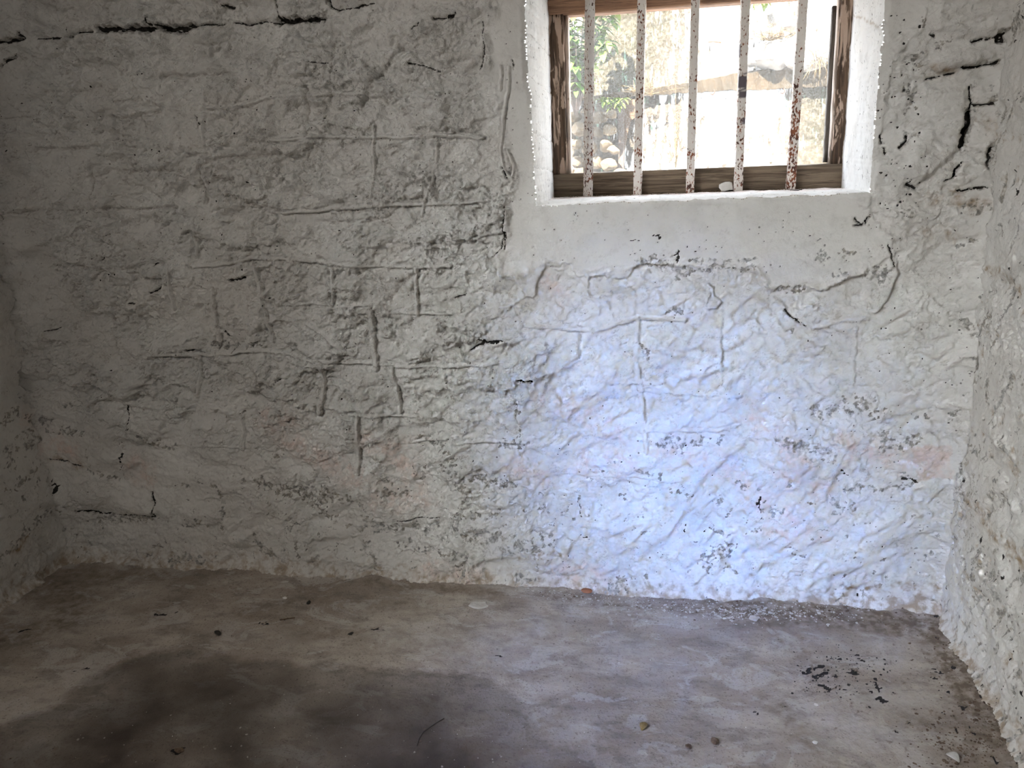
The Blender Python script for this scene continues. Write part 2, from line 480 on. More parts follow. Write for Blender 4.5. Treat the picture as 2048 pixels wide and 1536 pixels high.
A4 = """
c,7,22 0,160 60,155 125,150
c,4,10 180,152 300,140 340,128 375,126
c,10,26 400,114 430,118 560,112 640,108 700,106 735,100
c,4,14 730,100 850,95
c,4,12 880,90 1000,88 1050,86
c,10,24 1050,78 1100,80 1200,70
c,9,20 572,72 582,95 622,106
c,4,10 1045,5 1048,70
c,6,20 1225,0 1240,25 1270,42
c,3,7 1270,42 1340,28 1400,18
c,5,10 1060,62 1080,80
c,5,14 100,125 130,150
c,5,10 840,25 880,32
c,5,12 1625,75 1700,62 1700,48
c,6,14 15,245 40,225 70,208
c,3,6 1910,225 1915,265
c,5,10 1870,625 1885,665
c,3,8 745,430 760,465
c,3,5 268,105 272,125
c,3,6 1530,235 1570,245 1640,270
c,3,6 1535,110 1570,95
c,3,6 1170,235 1230,240
g,7,5 715,60 720,95
r,7,4 765,470 780,540
r,7,3 0,430 70,432 140,425
g,7,5 180,345 270,342 390,322
g,7,6 440,440 520,432 600,420
g,6,4 440,378 540,372
g,6,6 130,560 220,555 310,552 400,545
g,6,3 0,545 60,545
g,7,6 620,285 700,285 740,278 800,280 860,268
r,6,3.5 790,405 860,402 920,390 980,370 1050,355 1150,355 1230,348 1330,348 1420,358
r,6,3 1490,355 1600,360 1650,365
r,7,4.5 1010,525 1080,520 1180,506 1250,508 1320,510 1400,508 1480,512 1580,508 1640,502 1720,508 1800,513
g,7,6 750,622 790,603 840,590 900,582 1000,576 1060,570
g,6,4 360,655 400,636 470,634 580,637
g,6,3 590,635 720,630
g,6,4 0,790 100,788 180,780
g,6,3 230,785 330,778
g,7,6 400,774 480,780 560,777 660,772
r,6,4.5 1060,792 1160,787 1260,776 1400,765 1500,762 1600,758 1700,754 1820,747
g,5,3 1200,825 1380,825
r,5,3 1770,890 1810,872 1880,862
g,6,4 1240,110 1238,250 1240,300 1230,380
g,8,7 1500,180 1440,250 1380,330 1350,400
g,5,3.5 1145,330 1155,420 1155,500
r,5,3.5 1400,470 1395,560 1400,660 1388,770
r,5,3.5 1630,515 1625,600 1605,700 1580,800
g,6,4 750,622 755,680 770,755
g,6,4 340,600 355,660 365,740
c,3,7 1885,770 1875,850 1885,870 1880,930
r,5,4 1870,250 1865,330
r,5,4 1898,250 1895,330 1878,420 1872,500 1868,560 1882,640 1905,660 1915,610 1890,560
c,2.5,5 1800,80 1808,160 1806,235 1790,250
r,5,3 730,810 735,900
s,4,60 900,190 935,180 940,230 905,280 870,320 830,350
s,4,50 1070,310 1110,325 1160,330 1200,300 1250,320
s,3,50 1000,560 1080,575 1090,600
"""
A5 = """
g,6,3 200,150 330,152 520,160
r,8,4 730,152 850,142 940,122 1060,120 1200,133 1400,148 1560,153 1680,148
r,5,3 1070,290 1240,292
r,5,3 1260,300 1390,290
r,6,4 1420,320 1560,325 1690,325
r,8,4 600,478 720,482 900,468 1050,468 1150,493 1300,508 1500,518 1700,518 1850,510
r,6,3.5 1310,695 1430,705 1560,705
g,6,3 400,655 560,690 640,690
r,6,3 640,818 800,813 900,826
r,6,3 1300,795 1380,800
r,6,3 1530,805 1660,795
r,6,4 1700,812 1800,800 1960,806
r,7,4 650,150 645,250 655,310
r,8,5 805,240 810,350 825,450
r,8,5 945,140 975,230 1005,330 1018,430
r,7,4 1250,155 1250,290
r,7,5 1555,160 1560,330
r,12,6 1383,310 1390,400 1403,530
g,8,4 1430,300 1500,220 1550,180
r,9,4 1150,360 1230,410 1320,480
r,7,4 745,490 752,560 750,630
r,10,6 1203,510 1207,600 1193,700
r,10,6 1465,530 1480,610 1493,690
r,10,5 1342,705 1340,800 1335,920
r,7,4 900,700 905,830
c,3,6 470,670 478,740
r,6,3 735,0 740,110
g,6,3 270,150 290,250
g,8,4 440,300 450,480
g,6,3 930,480 1000,600
c,7,14 868,203 890,205 915,195
c,5,12 572,255 595,240 612,228
c,4,9 590,145 608,140
c,3,8 385,130 398,122
c,3,7 500,290 515,290
c,4,9 190,388 215,387 230,378
c,4,9 838,395 858,412
c,6,12 710,462 770,464
d,9 800,440 860,440 890,432 960,445
c,4,10 1755,468 1800,440 1850,430 1880,428
c,5,11 1935,571 1960,568 1988,572
c,3,7 1036,580 1050,570
c,4,10 1880,30 1870,80 1840,120
s,5,60 1850,150 1860,185 1890,200 1925,215 1930,240 1920,290 1890,330 1850,345
s,4,50 1840,345 1880,335 1910,295 1940,310
s,5,60 1780,590 1830,650 1840,720
s,5,60 1950,590 1930,700 1945,800
s,4,50 1050,300 1070,280 1090,270 1050,330
s,4,50 830,180 810,200 780,180
s,4,60 1010,270 1030,200 1020,170
c,3,6 1700,270 1740,250
c,3,6 8,190 20,240 40,262
"""
A6 = """
d,8 520,130 560,160 600,172 660,175
u,8 205,205 250,225 300,242
c,4,8 205,210 240,228 300,244
d,6 320,262 400,280 440,288
c,5,9 290,405 380,420 470,425 590,428
d,11 380,440 450,436 520,438 610,440
d,7 700,440 770,440
c,5,9 570,340 580,400 587,440
d,6 820,330 830,400 835,465
d,6 690,462 750,460
d,14 975,300 1030,330 1100,335
d,16 1100,335 1150,360 1210,378
d,9 1150,322 1230,333 1250,340
d,10 1190,375 1270,358
d,9 1200,410 1250,440
d,9 1300,360 1350,390
d,14 1370,445 1420,475 1480,465
c,3,6 1480,440 1640,437
d,7 1700,430 1850,420
e,22 1340,480 1380,560 1420,620
d,10 1490,535 1530,530
d,9 1560,555 1640,560 1740,570
d,16 1690,215 1688,260
d,14 1570,250 1580,290
d,11 1770,293 1830,300 1900,310
e,22 1715,300 1740,390
d,7 1550,138 1650,160
d,7 1430,290 1450,320
d,10 1430,340 1520,345
d,12 660,588 720,572 765,595
e,22 960,500 1000,570 1050,600
d,9 1075,465
d,9 1710,610 1730,640
d,12 1930,660 1975,670
d,8 1870,160 1945,165
k,6 215,285 222,340
d,12 200,360 240,400
k,3 455,160 455,255
e,6 335,170 335,240
k,3 475,60 480,110
d,8 800,318
d,7 690,310 700,320
d,6 745,240
d,7 1030,206
d,6 820,265
d,9 180,60 200,110 300,125
d,9 10,60 40,80
d,10 120,120 160,180
d,7 250,20 280,15
e,14 280,500 340,520 330,560
e,40 1560,470 1700,480 1830,500
d,6 880,40 900,60
e,10 850,65
"""
A7 = """
s,6,80 70,185 95,240 150,255 165,290 185,320 215,325 240,265 265,210 350,205 380,245 415,300 440,240 500,255 560,250 620,200 745,205
s,6,80 1050,240 1105,310 1130,285 1200,280 1290,310 1340,280 1420,240
s,6,50 1440,280 1440,330 1460,370 1500,385 1530,350 1580,260 1575,210
c,4,12 1540,130 1555,165 1565,210
c,4,10 1415,30 1440,55 1465,30
e,30 1470,245 1510,240
d,16 1490,225 1500,255
r,4,3 870,275 890,290 890,320 915,340 900,365 860,360 865,325 880,310
p,26 280,270 330,330
d,7 600,185 700,180
d,8 640,200 780,215
d,7 760,230 900,210
d,6 900,215 1040,220
d,5 620,170 740,175
d,5 800,180 1040,190
k,4 760,152 760,205
d,8 745,215 750,250
d,12 1280,155 1300,180
d,10 1370,165 1390,160
d,9 1340,245 1370,250
d,8 1130,290 1230,285
c,6,12 1160,375 1180,405 1230,430
d,5 690,392 760,372
r,8,2.4 190,430 300,440 450,450 550,415 600,400 780,405
r,8,2.2 1280,435 1380,405 1460,405
r,9,1.6 610,410 600,560 620,680 640,900
g,5,3 390,460 390,550
r,7,1.3 915,380 915,640
r,7,1.3 1420,440 1410,640
r,7,1.3 500,642 700,640
r,7,1.3 620,670 800,680 990,690
r,7,1.3 640,820 900,820 980,800
c,4,9 170,628 200,626 222,628
d,5 160,720 165,850
d,10 110,868 180,865
d,9 1380,705 1430,710 1480,720
d,10 1270,750 1400,740 1510,755
d,8 1290,770
d,6 1640,768 1680,763
d,7 1760,752 1800,745
d,14 1520,850 1540,885 1590,880
d,9 1590,880 1640,850
d,9 690,870 710,865
d,14 720,862 780,875
d,10 820,865 850,860
d,9 920,855 935,840
e,30 1150,860 1300,915
d,7 1160,855 1250,880 1300,915
d,9 1820,415 1840,440
k,5 1840,603
d,5 1870,310
k,3 1760,297 1780,292
k,3 655,100 690,95
k,2 570,118 620,108
d,5 330,115 400,112
e,9 1170,450
s,4,60 1270,440 1310,450 1350,510 1400,540
s,3,60 720,600 780,630 830,640
r,5,2.5 100,360 150,350 165,390
s,4,50 60,410 100,385 150,350
k,3 0,495 40,490 95,485
e,8 600,470 630,500 640,540
s,4,50 560,450 545,500 570,570
s,4,50 640,460 600,520 610,570
s,4,50 30,680 60,760 100,790
s,5,60 165,680 160,760 165,850
"""
A8 = """
k,7 1368,255 1390,268
d,11 1330,378 1400,400
d,10 1080,420 1140,410
k,3 1060,360 1062,450
d,9 985,310 1000,330
d,8 620,268 690,275
d,14 870,580 930,560 950,545
d,8 850,620 880,630
d,8 940,620 960,640
d,7 890,490 940,500
d,6 545,665 570,668
d,16 520,690 555,682
d,9 430,720 520,715
u,9 170,590 230,575 310,575
d,12 165,655 210,672
k,3 388,380 390,430
k,4 400,512 415,508
d,11 0,290 60,310 130,305
d,6 0,425 100,420
e,50 0,500 90,520 170,540
d,8 750,340 800,345
d,6 640,655
d,6 160,550 270,535
d,7 1190,575 1220,580
d,6 1160,545
k,4 1418,715
u,10 1400,690 1500,700
u,12 1590,700 1640,690
u,12 1720,690 1715,720
d,6 1390,330 1620,320
d,5 1590,265 1600,285
k,3 1590,290 1640,300
d,6 1030,500 1060,480
k,2 780,455 785,490
k,2 850,490
b,14 372,687 455,688
r,5,1 330,270 560,280 760,300
"""
PINK = [((1090, 800), (1180, 830), (1230, 860), (1240, 920), (1180, 920)), ((1330, 900), (1420, 920), (1480, 960)), ((1500, 830), (1560, 870), (1600, 930)), ((1560, 950), (1640, 980)), ((1690, 880), (1740, 900), (1800, 920)), ((1500, 1000), (1600, 1030)), ((580, 880), (650, 920), (720, 950)), ((740, 880), (800, 900), (830, 960)), ((760, 990), (840, 1000)), ((1030, 930), (1080, 950)), ((1160, 920), (1260, 930)), ((110, 880), (140, 900)), ((270, 930), (290, 950)), ((1110, 1140), (1200, 1150)), ((860, 1130), (960, 1160)), ((1540, 1060), (1650, 1060)), ((540, 840), (590, 830))]
A3 = """
c,6,18 745,258 800,245 850,235 880,225
c,12,26 900,235 950,240 985,225
c,6,16 985,225 1020,205 1060,180
c,6,16 690,410 760,415 820,402 905,380
c,4,10 475,490 540,475 640,450
c,5,16 740,530 742,620 735,690
c,12,22 735,690 725,750 705,800
c,11,20 705,800 690,850 682,895
c,5,16 742,645 830,642 940,636
c,5,14 925,805 910,850 880,880
c,10,20 875,890 845,930 848,980
c,11,22 848,990 865,1040 860,1120
c,5,14 645,1168 720,1160 835,1148
c,7,18 585,1105 615,1095 635,1055
c,4,12 640,1040 680,995
c,8,16 350,1130 395,1155
c,7,14 300,910 340,880 345,840
c,4,8 185,830 195,870
c,4,8 205,910 210,950
c,5,10 35,1385 85,1385 95,1340
c,4,8 480,215 510,225
d,9 570,270
d,7 440,128
d,9 370,360 410,355
d,8 350,520 370,580
d,7 350,690 380,640
e,22 870,900 930,1040
e,16 350,830 400,850
u,14 520,430 640,440
u,16 440,1220 640,1200 780,1270
u,14 800,760 880,780
u,14 480,1430 620,1430
e,16 980,720 870,600
d,10 740,1270 800,1290
d,9 980,300 1010,340
d,8 300,1310 360,1315
s,8,90 440,400 480,430 560,440 690,410
s,6,80 690,905 740,940 800,935
s,5,60 330,1090 360,1130 440,1180
s,5,60 110,1290 150,1310 240,1330
d,7 940,1390 960,1430
d,8 700,1500 760,1490
k,3 640,1410
"""
FEATS = (feats(A4, .5371, 0, 0, wallpt)+feats(A5, .5371, 0, 450, wallpt)+feats(A6, .5371, 0, 800, wallpt)
         + feats(A7, .5361, 950, 420, wallpt)+feats(A8, .5361, 950, 800, wallpt)+feats(A3, .3255, 1700, 0, wallpt))

def apply(F, feat):
    F.low = blur(F.h, 9)
    for k, a, P in feat:
        if k == 'c': F.crack(P, a[0]/1000*(.62 if a[0] < 10 else .85), a[1]/1000*.9)
        elif k == 'r': F.rib(P, a[0]/1000*.85, a[1]/1000*1.8)
        elif k == 'g': F.groove(P, a[0]/1000, a[1]/1000*2.3)
        elif k == 's': F.step(P, a[0]/1000*1.5, a[1]/1000)
        elif k == 'd': F.stain('grey', P, a[0]/1000*1.2, .7, 1.5)
        elif k == 'e': F.soft('grey', P, a[0]/1000*1.2, .62)
        elif k == 'k': F.stain('dark', P, a[0]/1000*.85, .85, 1.2)
        elif k == 'u': F.soft('rust', P, a[0]/1000*1.2, .9)
        elif k == 'p': F.soft('pink', P, a[0]/1000, .5)
        elif k == 'b': F.stain('rust', P, a[0]/1000, .5)

def base_relief(F, seed, rough, soft):
    X, Z = F.X, F.Z
    h = fbm(X, Z, .42, 3, seed)*.014
    wx = fbm(X, Z, .06, 3, seed+1)*.022; wz = fbm(X, Z, .06, 3, seed+2)*.022
    f = fbm(X+wx, Z+wz, .15, 5, seed+3, .55, .10)
    t = np.zeros_like(X)
    for lv in (-.30, -.08, .10, .32):
        t += sstep(lv-.011, lv+.011, f)
    g = fbm(X*.8+wz, Z+wx, .055, 4, seed+4, .6, .035)
    t2 = sstep(-.02, .015, g)+sstep(.27, .305, g)
    g2 = fbm(X-wx*.6, Z+wz*.6, .03, 3, seed+12, .55, .021)
    t3 = sstep(.02, .06, g2)+.7*sstep(-.28, -.24, g2)
    calm = .6+.4*sstep(-.25, .2, fbm(X, Z, .22, 3, seed+9))
    rough = rough*calm; soft = soft*(.5+.5*calm)
    ridge = np.exp(-(fbm(X+wx, Z-wz, .12, 3, seed+5)/.05)**2)
    h += rough*(t*.0058+t2*.0036+t3*.0016+fbm(X, Z, .016, 3, seed+6)*.0012 + f*.012)
    F.m['coarse'] = np.clip(rough, 0, 1)
    # dirt and crease shade painted along broken flake edges: thin interrupted lines
    e = np.zeros_like(X)
    for lv in (-.30, -.08, .10, .32): e = np.maximum(e, np.exp(-((f-lv+.012)/.014)**2))
    for lv in (0., .29): e = np.maximum(e, .8*np.exp(-((g-lv+.014)/.022)**2))
    e *= sstep(.02, .22, fbm(X, Z, .05, 3, seed+20))*np.clip(.35+.65*rough, 0, 1)
    F.m['grime_shade'] = np.maximum(F.m['grime_shade'], e)
    h += soft*(t*.0009+t2*.0008+t3*.0006+f*.003+ridge*.0004)
    return h

# ------------------------------------------------------------------ back wall with the window hole
CEIL = 3.0
us = np.arange(-.06, WID+.0601, .0032); vs = np.unique(np.concatenate([np.arange(-.06, 2.12, .0032), np.arange(2.12, CEIL+.06, .03)]))
F = Field(us, vs, 3)
X, Z = F.X, F.Z
# opening (face edges) and the ragged arris
wl0, wl1 = wallpt(1073, 412), wallpt(1050, 0); wr0, wr1 = wallpt(1738, 385), wallpt(1770, 0)
OPT = 2.04
def arris(t, seed): return fbm(t, t*0+seed*3.7, .03, 4, seed)*.007+fbm(t, t*0+seed, .2, 2, seed+1)*.006
def lx(z): return wl0[0]+(wl1[0]-wl0[0])*(z-wl0[1])/(wl1[1]-wl0[1])+arris(z, 41)
def rx(z): return wr0[0]+(wr1[0]-wr0[0])*(z-wr0[1])/(wr1[1]-wr0[1])+arris(z, 45)
def sz(x): return wl0[1]+(wr0[1]-wl0[1])*(x-wl0[0])/(wr0[0]-wl0[0])+arris(x, 49)*.7
def tz(x): return OPT+arris(x, 53)

# smooth render around the window
SUR = [wallpt(*p) for p in [(1000, -160), (985, 30), (968, 50), (972, 120), (990, 200), (1000, 260), (1008, 310), (1025, 350), (1008, 400), (1010, 455), (990, 510), (1000, 545), (1050, 560), (1090, 530), (1150, 555), (1250, 545), (1290, 530), (1510, 545), (1540, 580), (1640, 585), (1710, 550), (1790, 535), (1785, 470), (1740, 430), (1745, 390), (1765, 250), (1790, 120), (1850, 40), (1850, -160)]]
ins = in_poly(X+F.wx*2, Z+F.wz*2, SUR)
dS, _ = seg_dist(X+F.wx*2, Z+F.wz*2, SUR+SUR[:1])
sm = np.where(ins, sstep(0, .03, dS), 0)
pxl = (X/WID)
lower = 1-sstep(.35, .75, Z)
rough = (1-sstep(.42, .66, X/WID+.12*fbm(X, Z, .3, 3, 77)))*(1-.55*lower)+.28
rough *= (1-.93*sm)
soft = (1-.9*sm)*(1-.35*rough)
F.h += base_relief(F, 100, rough, soft)
F.h += np.where(ins, .005*sstep(0, .006, dS), 0)
# big stones over the long crack stand proud; stones at top right
TOPL = [wallpt(*p) for p in [(-200, 95), (0, 86), (70, 80), (200, 66), (340, 58), (640, 40), (665, 22), (740, 8), (900, -40), (900, -300), (-200, -300)]]
k = in_poly(X, Z, TOPL); d, _ = seg_dist(X, Z, TOPL[:9])
F.h += np.where(k, .014*sstep(0, .012, d), 0)*(.8+.4*fbm(X, Z, .2, 2, 9))
F.h[k] -= .55*rough[k]*0
for poly, a in [([(1858, 0), (1860, 70), (1940, 82), (2010, 68), (2060, 40), (2060, -80), (1860, -80)], .010),
                ([(1850, 100), (1860, 140), (1925, 134), (1995, 122), (1985, 90), (1870, 92)], .010),
                ([(1840, 165), (1935, 172), (1938, 235), (1922, 290), (1890, 330), (1830, 375), (1800, 340), (1815, 240)], .012),
                ([(1945, 175), (1945, 205), (2005, 205), (2000, 160)], .008), ([(1945, 235), (1925, 290), (1975, 315), (2000, 262), (1985, 240)], .009),
                ([(1900, 345), (1925, 300), (1975, 320), (1972, 370), (1912, 378)], .009),
                ([(135, 1085), (230, 1125), (390, 1118), (330, 1050), (170, 1045)], .008), ([(210, 940), (300, 990), (310, 1030), (160, 1018), (130, 960)], .008),
                ([(540, 1090), (740, 1140), (715, 1050), (600, 1030)], .006)]:
    P = [wallpt(*p) for p in poly]
    kk = in_poly(X+F.wx, Z+F.wz, P); d, _ = seg_dist(X+F.wx, Z+F.wz, P+P[:1])
    F.h += np.where(kk, a*sstep(0, .022, d), -.0*d)
apply(F, FEATS)
for pts in PINK:
    F.soft('pink', [wallpt(*p) for p in pts], .045, .55)
P = [wallpt(*p) for p in [(1815, 890), (1900, 880), (1905, 955), (1830, 965)]]
kk = in_poly(X+F.wx*1.5, Z+F.wz*1.5, P); d, _ = seg_dist(X+F.wx*1.5, Z+F.wz*1.5, P+P[:1]); F.m['pink'] = np.maximum(F.m['pink'], np.where(kk, .6*sstep(0, .01, d), 0))
# scattered pits: dense beside the reveals and along the joints
def scatter(n, x0, y0, x1, y1, r0, r1, seed, dark=1.):
    rs = np.random.default_rng(seed)
    for _ in range(n):
        x, z = wallpt(rs.uniform(x0, x1), rs.uniform(y0, y1))
        F.pit(x, z, rs.uniform(r0, r1)*rs.uniform(.6, 1.), dark, .005)
scatter(80, 1755, 30, 1850, 420, .002, .0058, 1)
scatter(70, 1080, 425, 1760, 540, .0014, .0036, 2)
scatter(60, 1000, 420, 1800, 800, .0014, .0038, 3)
scatter(26, 985, 20, 1065, 420, .0014, .0034, 4)
scatter(260, 0, 90, 980, 800, .0013, .0042, 5)
scatter(60, 0, 80, 520, 560, .002, .0055, 15)
scatter(120, 120, 800, 1150, 1140, .0014, .0042, 6)
scatter(150, 1100, 780, 1900, 1190, .0014, .0040, 7)
scatter(60, 1760, 400, 1950, 900, .0014, .0038, 8)
# blistered grey freckles low on the wall
fr = fbm(X, Z, .03, 4, 88, .62); band = (1-sstep(.30, .62, Z+.1*fbm(X, Z, .3, 2, 5)))
fk = sstep(.43, .53, fr+.34*fbm(X, Z, .25, 2, 89)-.16*(1-band))*np.clip(band+.12, 0, 1)*(1-sm)
F.m['grey'] = np.maximum(F.m['grey'], .62*fk); F.h -= .0015*fk
fr2 = fbm(X, Z, .022, 4, 98, .62); near = np.exp(-(WID-X)/.16)*.8+np.exp(-X/.16)*.6*(Z < .75)
fk = sstep(.33, .45, fr2+.30*fbm(X, Z, .2, 2, 99)-.25+.25*near)*np.clip(near*1.3, 0, 1)
F.m['grey'] = np.maximum(F.m['grey'], .62*fk); F.h -= .002*fk
# dirt where the wall meets the floor
foot = 1-sstep(-.015, .07, Z+.07*F.rag+.02*F.rag2+.02*fbm(X, Z*0+.3, .25, 3, 61)-.02*sstep(.8, 1, X/WID))
F.m['rust'] = np.maximum(F.m['rust'], foot*.8)
# rounded corners
F.h += .035*np.exp(-np.abs(X)/.03)+.03*np.exp(-np.abs(WID-X)/.03)
F.h += .03*np.exp(-np.clip(Z, 0, 9)/.02)

dO = np.maximum(np.maximum(lx(vs)[:, None]-X, X-rx(vs)[:, None]), np.maximum(sz(us)[None, :]-Z, Z-tz(us)[None, :]))
F.h = .002+(F.h-.002)*sstep(0, .016, dO)
# hole: snap the grid to the arris, then drop the quads inside it
VX, VZ = X.copy(), Z.copy(); US0, VS0 = us.copy(), vs.copy()
LX, RX = lx(vs), rx(vs); SZ, TZ = sz(us), tz(us)
inside = (X > LX[:, None]) & (X < RX[:, None]) & (Z > SZ[None, :]) & (Z < TZ[None, :])
nu = len(us)
for j in range(len(vs)):
    if inside[j].any():
        i = np.nonzero(inside[j])[0]
        if abs(X[j, i[0]-1]-LX[j]) < .0045: VX[j, i[0]-1] = LX[j]; F.h[j, i[0]-1] = .002
        if abs(X[j, i[-1]+1]-RX[j]) < .0045: VX[j, i[-1]+1] = RX[j]; F.h[j, i[-1]+1] = .002
for i in range(nu):
    if inside[:, i].any():
        j = np.nonzero(inside[:, i])[0]
        if abs(Z[j[0]-1, i]-SZ[i]) < .0045: VZ[j[0]-1, i] = SZ[i]; F.h[j[0]-1, i] = .002
        if abs(Z[j[-1]+1, i]-TZ[i]) < .0045: VZ[j[-1]+1, i] = TZ[i]; F.h[j[-1]+1, i] = .002
quads = grid_quads(len(vs), nu)
q_in = inside.ravel()[quads].any(1)
quads = quads[~q_in]
me = np_mesh('wall_back', np.stack([VX.ravel(), -F.h.ravel(), VZ.ravel()], 1), quads, {k: v for k, v in F.m.items()})
wall_back = tag(link('wall_back', me, M['wall']), kind='structure')

# reveal: four plastered faces running back to the frame
YF = .45
il, ir = 1.874, 2.836; ib, it_ = 1.284, 2.02
def reveal(name, side):
    n, mdep = 260, 90
    s = np.linspace(0, 1, mdep)
    if side in 'LR':
        t = VS0[(VS0 > wl0[1]-.03) & (VS0 < OPT+.05)]
        e = lx(t) if side == 'L' else rx(t); inn = il if side == 'L' else ir
        Tt, Ss = np.meshgrid(t, s)
        Xx = e[None, :]+(inn-e[None, :])*Ss; Yy = -.002+(YF+.03+.002)*Ss; Zz = Tt
        n_ = (1, 0, 0) if side == 'L' else (-1, 0, 0)
    else:
        t = US0[(US0 > wl0[0]-.03) & (US0 < wr0[0]+.03)]
        e = sz(t) if side == 'B' else tz(t); inn = ib if side == 'B' else it_
        Tt, Ss = np.meshgrid(t, s)
        Zz = e[None, :]+(inn-e[None, :])*Ss; Yy = -.002+(YF+.03+.002)*Ss; Xx = Tt
        n_ = (0, 0, 1) if side == 'B' else (0, 0, -1)
    env = sstep(0, .05, Ss)
    D = env*(fbm(Tt, Yy, .11, 4, 60+ord(side))*.005+fbm(Tt, Yy, .025, 3, 61+ord(side))*.0014)
    # rounded, crumbly front arris
    D -= .012*(1-sstep(0, .03, Yy+.003))**2*0
    a = {k: np.zeros(Tt.shape) for k in ('pink', 'grey', 'dark', 'rust')}
    if side == 'L':
        for z0 in (1.78, 1.66, 1.50, 1.40):
            ln = np.abs(Zz-z0+.03*Ss+fbm(Yy, Zz, .05, 2, 7)*.004); a['grey'] = np.maximum(a['grey'], .52*np.exp(-(ln/.003)**2)); D -= .0025*np.exp(-(ln/.004)**2)
    if side == 'R':
        ln = np.abs(Zz-1.72-.10*Ss+fbm(Yy, Zz, .05, 2, 7)*.004); a['rust'] = np.maximum(a['rust'], .6*np.exp(-(ln/.004)**2))
    fr = fbm(Tt, Yy*2.2 if side in 'LR' else Yy, .02, 4, 63+ord(side), .6, .012)
    a['grey'] = np.maximum(a['grey'], .7*sstep(.44, .52, fr)); a['dark'] = np.maximum(a['dark'], .8*sstep(.56, .62, fr))
    if side == 'B':
        a['rust'] = np.maximum(a['rust'], 1.*sstep(.34, .45, Yy+.05*fbm(Tt, Yy, .05, 3, 5)))
        a['pink'] = np.maximum(a['pink'], .6*sstep(.20, .40, Yy)); a['grime_shade'] = sstep(.33, .43, Yy+.06*fbm(Tt, Yy, .04, 3, 15))
    Xx = Xx+n_[0]*D; Zz = Zz+n_[2]*D
    me = np_mesh(name, np.stack([Xx.ravel(), Yy.ravel(), Zz.ravel()], 1), grid_quads(mdep, len(t)), a)
    o = link(name, me, M['reveal'], wall_back)
    if name == 'sill': o['label'] = 'white plastered window sill'
    return o
reveal('reveal', 'L'); reveal('reveal', 'R'); reveal('sill', 'B'); reveal('soffit', 'T')

# ------------------------------------------------------------------ side walls
def axis(parts):
    out = [np.arange(a, b, s) for a, b, s in parts]; return np.unique(np.concatenate(out))
LWF = """
d,8 20,340 60,310 110,270 155,235
d,8 35,545 80,500
d,9 80,495 130,455 190,415
d,10 180,280 195,250
d,8 100,60 140,100
d,12 10,70 60,40
d,9 60,130 120,110
d,10 150,170 175,230
d,9 20,240 50,225
k,3 80,185
e,30 30,200 150,140
d,9 0,90 40,70
p,30 90,60 160,100
u,14 40,560 90,520
"""
RWF = """
u,12 395,245 450,270 520,325
e,14 400,400 450,440
d,7 455,95 475,120
k,3 448,95
d,9 410,660 400,730
d,6 445,815
d,10 370,905 400,910
d,7 415,930
d,9 375,1000 372,1040
d,8 310,1040 350,1090
u,12 340,1090 420,1130
u,14 400,1160 470,1230
e,16 490,900 510,960
u,16 490,940 530,1000
u,22 490,1250 539,1320
d,9 320,1270 330,1300
u,8 335,1350 370,1390
d,9 370,1420 400,1450
e,26 430,1400 450,1450
d,8 470,990 440,1080
d,8 440,1480 480,1490
g,9,7 380,250 372,480 360,600
k,4 535,390
d,8 300,940 320,960
d,10 310,860 350,880
d,9 330,1110
e,30 330,850 320,1000
e,20 480,1080 500,1100
"""
def side_wall(name, side, yend, xsrc):
    ys = axis([(-.0-1.55, .06, .0042), (yend, -1.55, .03)]); zs = axis([(-.06, 2.1, .0045), (2.1, CEIL+.07, .03)])
    G = Field(ys, zs, 20 if side == 'L' else 30)
    fine = sstep(-1.7, -1.4, G.X)
    G.h += base_relief(G, 200 if side == 'L' else 300, (.4 if side == 'L' else .33)*fine, 1.0*fine)
    G.h += fine*.004*fbm(G.X, G.Z, .09, 4, 44)
    conv = lambda px, py: (lambda p: (p[1], p[2]))(atx(px, py, xsrc))
    apply(G, feats(LWF, .5371, 0, 800, conv) if side == 'L' else feats(RWF, .553, 1750, 400, conv))
    fr = fbm(G.X, G.Z, .03, 4, 120+ord(side), .62)
    big = fbm(G.X, G.Z, .3, 2, 121)
    lowz = 1-sstep(.4, 1.2, G.Z)
    fk = sstep(.30, .42, fr+.30*big-(.12 if side == 'R' else .20)+.12*lowz)*fine*((G.Z < .8) if side == 'L' else 1)
    G.m['grey'] = np.maximum(G.m['grey'], .6*fk); G.h -= .002*fk
    if side == 'R':
        a1 = fbm(G.X+.5*G.Z, G.Z, .035, 4, 141, .6, .11); a2 = fbm(G.X, G.Z, .25, 3, 142)
        fk3 = sstep(.20, .42, a1+.35*a2)*fine
        G.m['grey'] = np.maximum(G.m['grey'], .6*fk3); G.h -= .003*fk3
        G.m['dark'] = np.maximum(G.m['dark'], .9*sstep(.60, .66, fbm(G.X, G.Z, .018, 3, 143, .6, .032)+.25*a2)*fine)
        fk2 = sstep(.34, .6, fbm(G.X, G.Z, .05, 4, 131, .6)+.2*big)*fine
        G.m['rust'] = np.maximum(G.m['rust'], .75*fk2); G.h -= .004*fk2
    foot = 1-sstep(-.015, .07, G.Z+.07*G.rag+.02*G.rag2+.02*fbm(G.X, G.Z*0+.3, .25, 3, 62))
    G.m['rust'] = np.maximum(G.m['rust'], foot*.8)
    G.h += .03*np.exp(-np.clip(G.Z, 0, 9)/.02)
    xx = G.h if side == 'L' else WID-G.h
    me = np_mesh(name, np.stack([xx.ravel(), G.X.ravel(), G.Z.ravel()], 1), grid_quads(len(zs), len(ys), side == 'L'), G.m)
    return tag(link(name, me, M['wall']), kind='structure')
YREAR = -4.0
side_wall('wall_left', 'L', -2.9, 0.)
side_wall('wall_right', 'R', YREAR, WID)
bm = bmesh.new(); add_box(bm, (-.2, YREAR-.2, -.05), (WID+.2, YREAR, CEIL+.05))
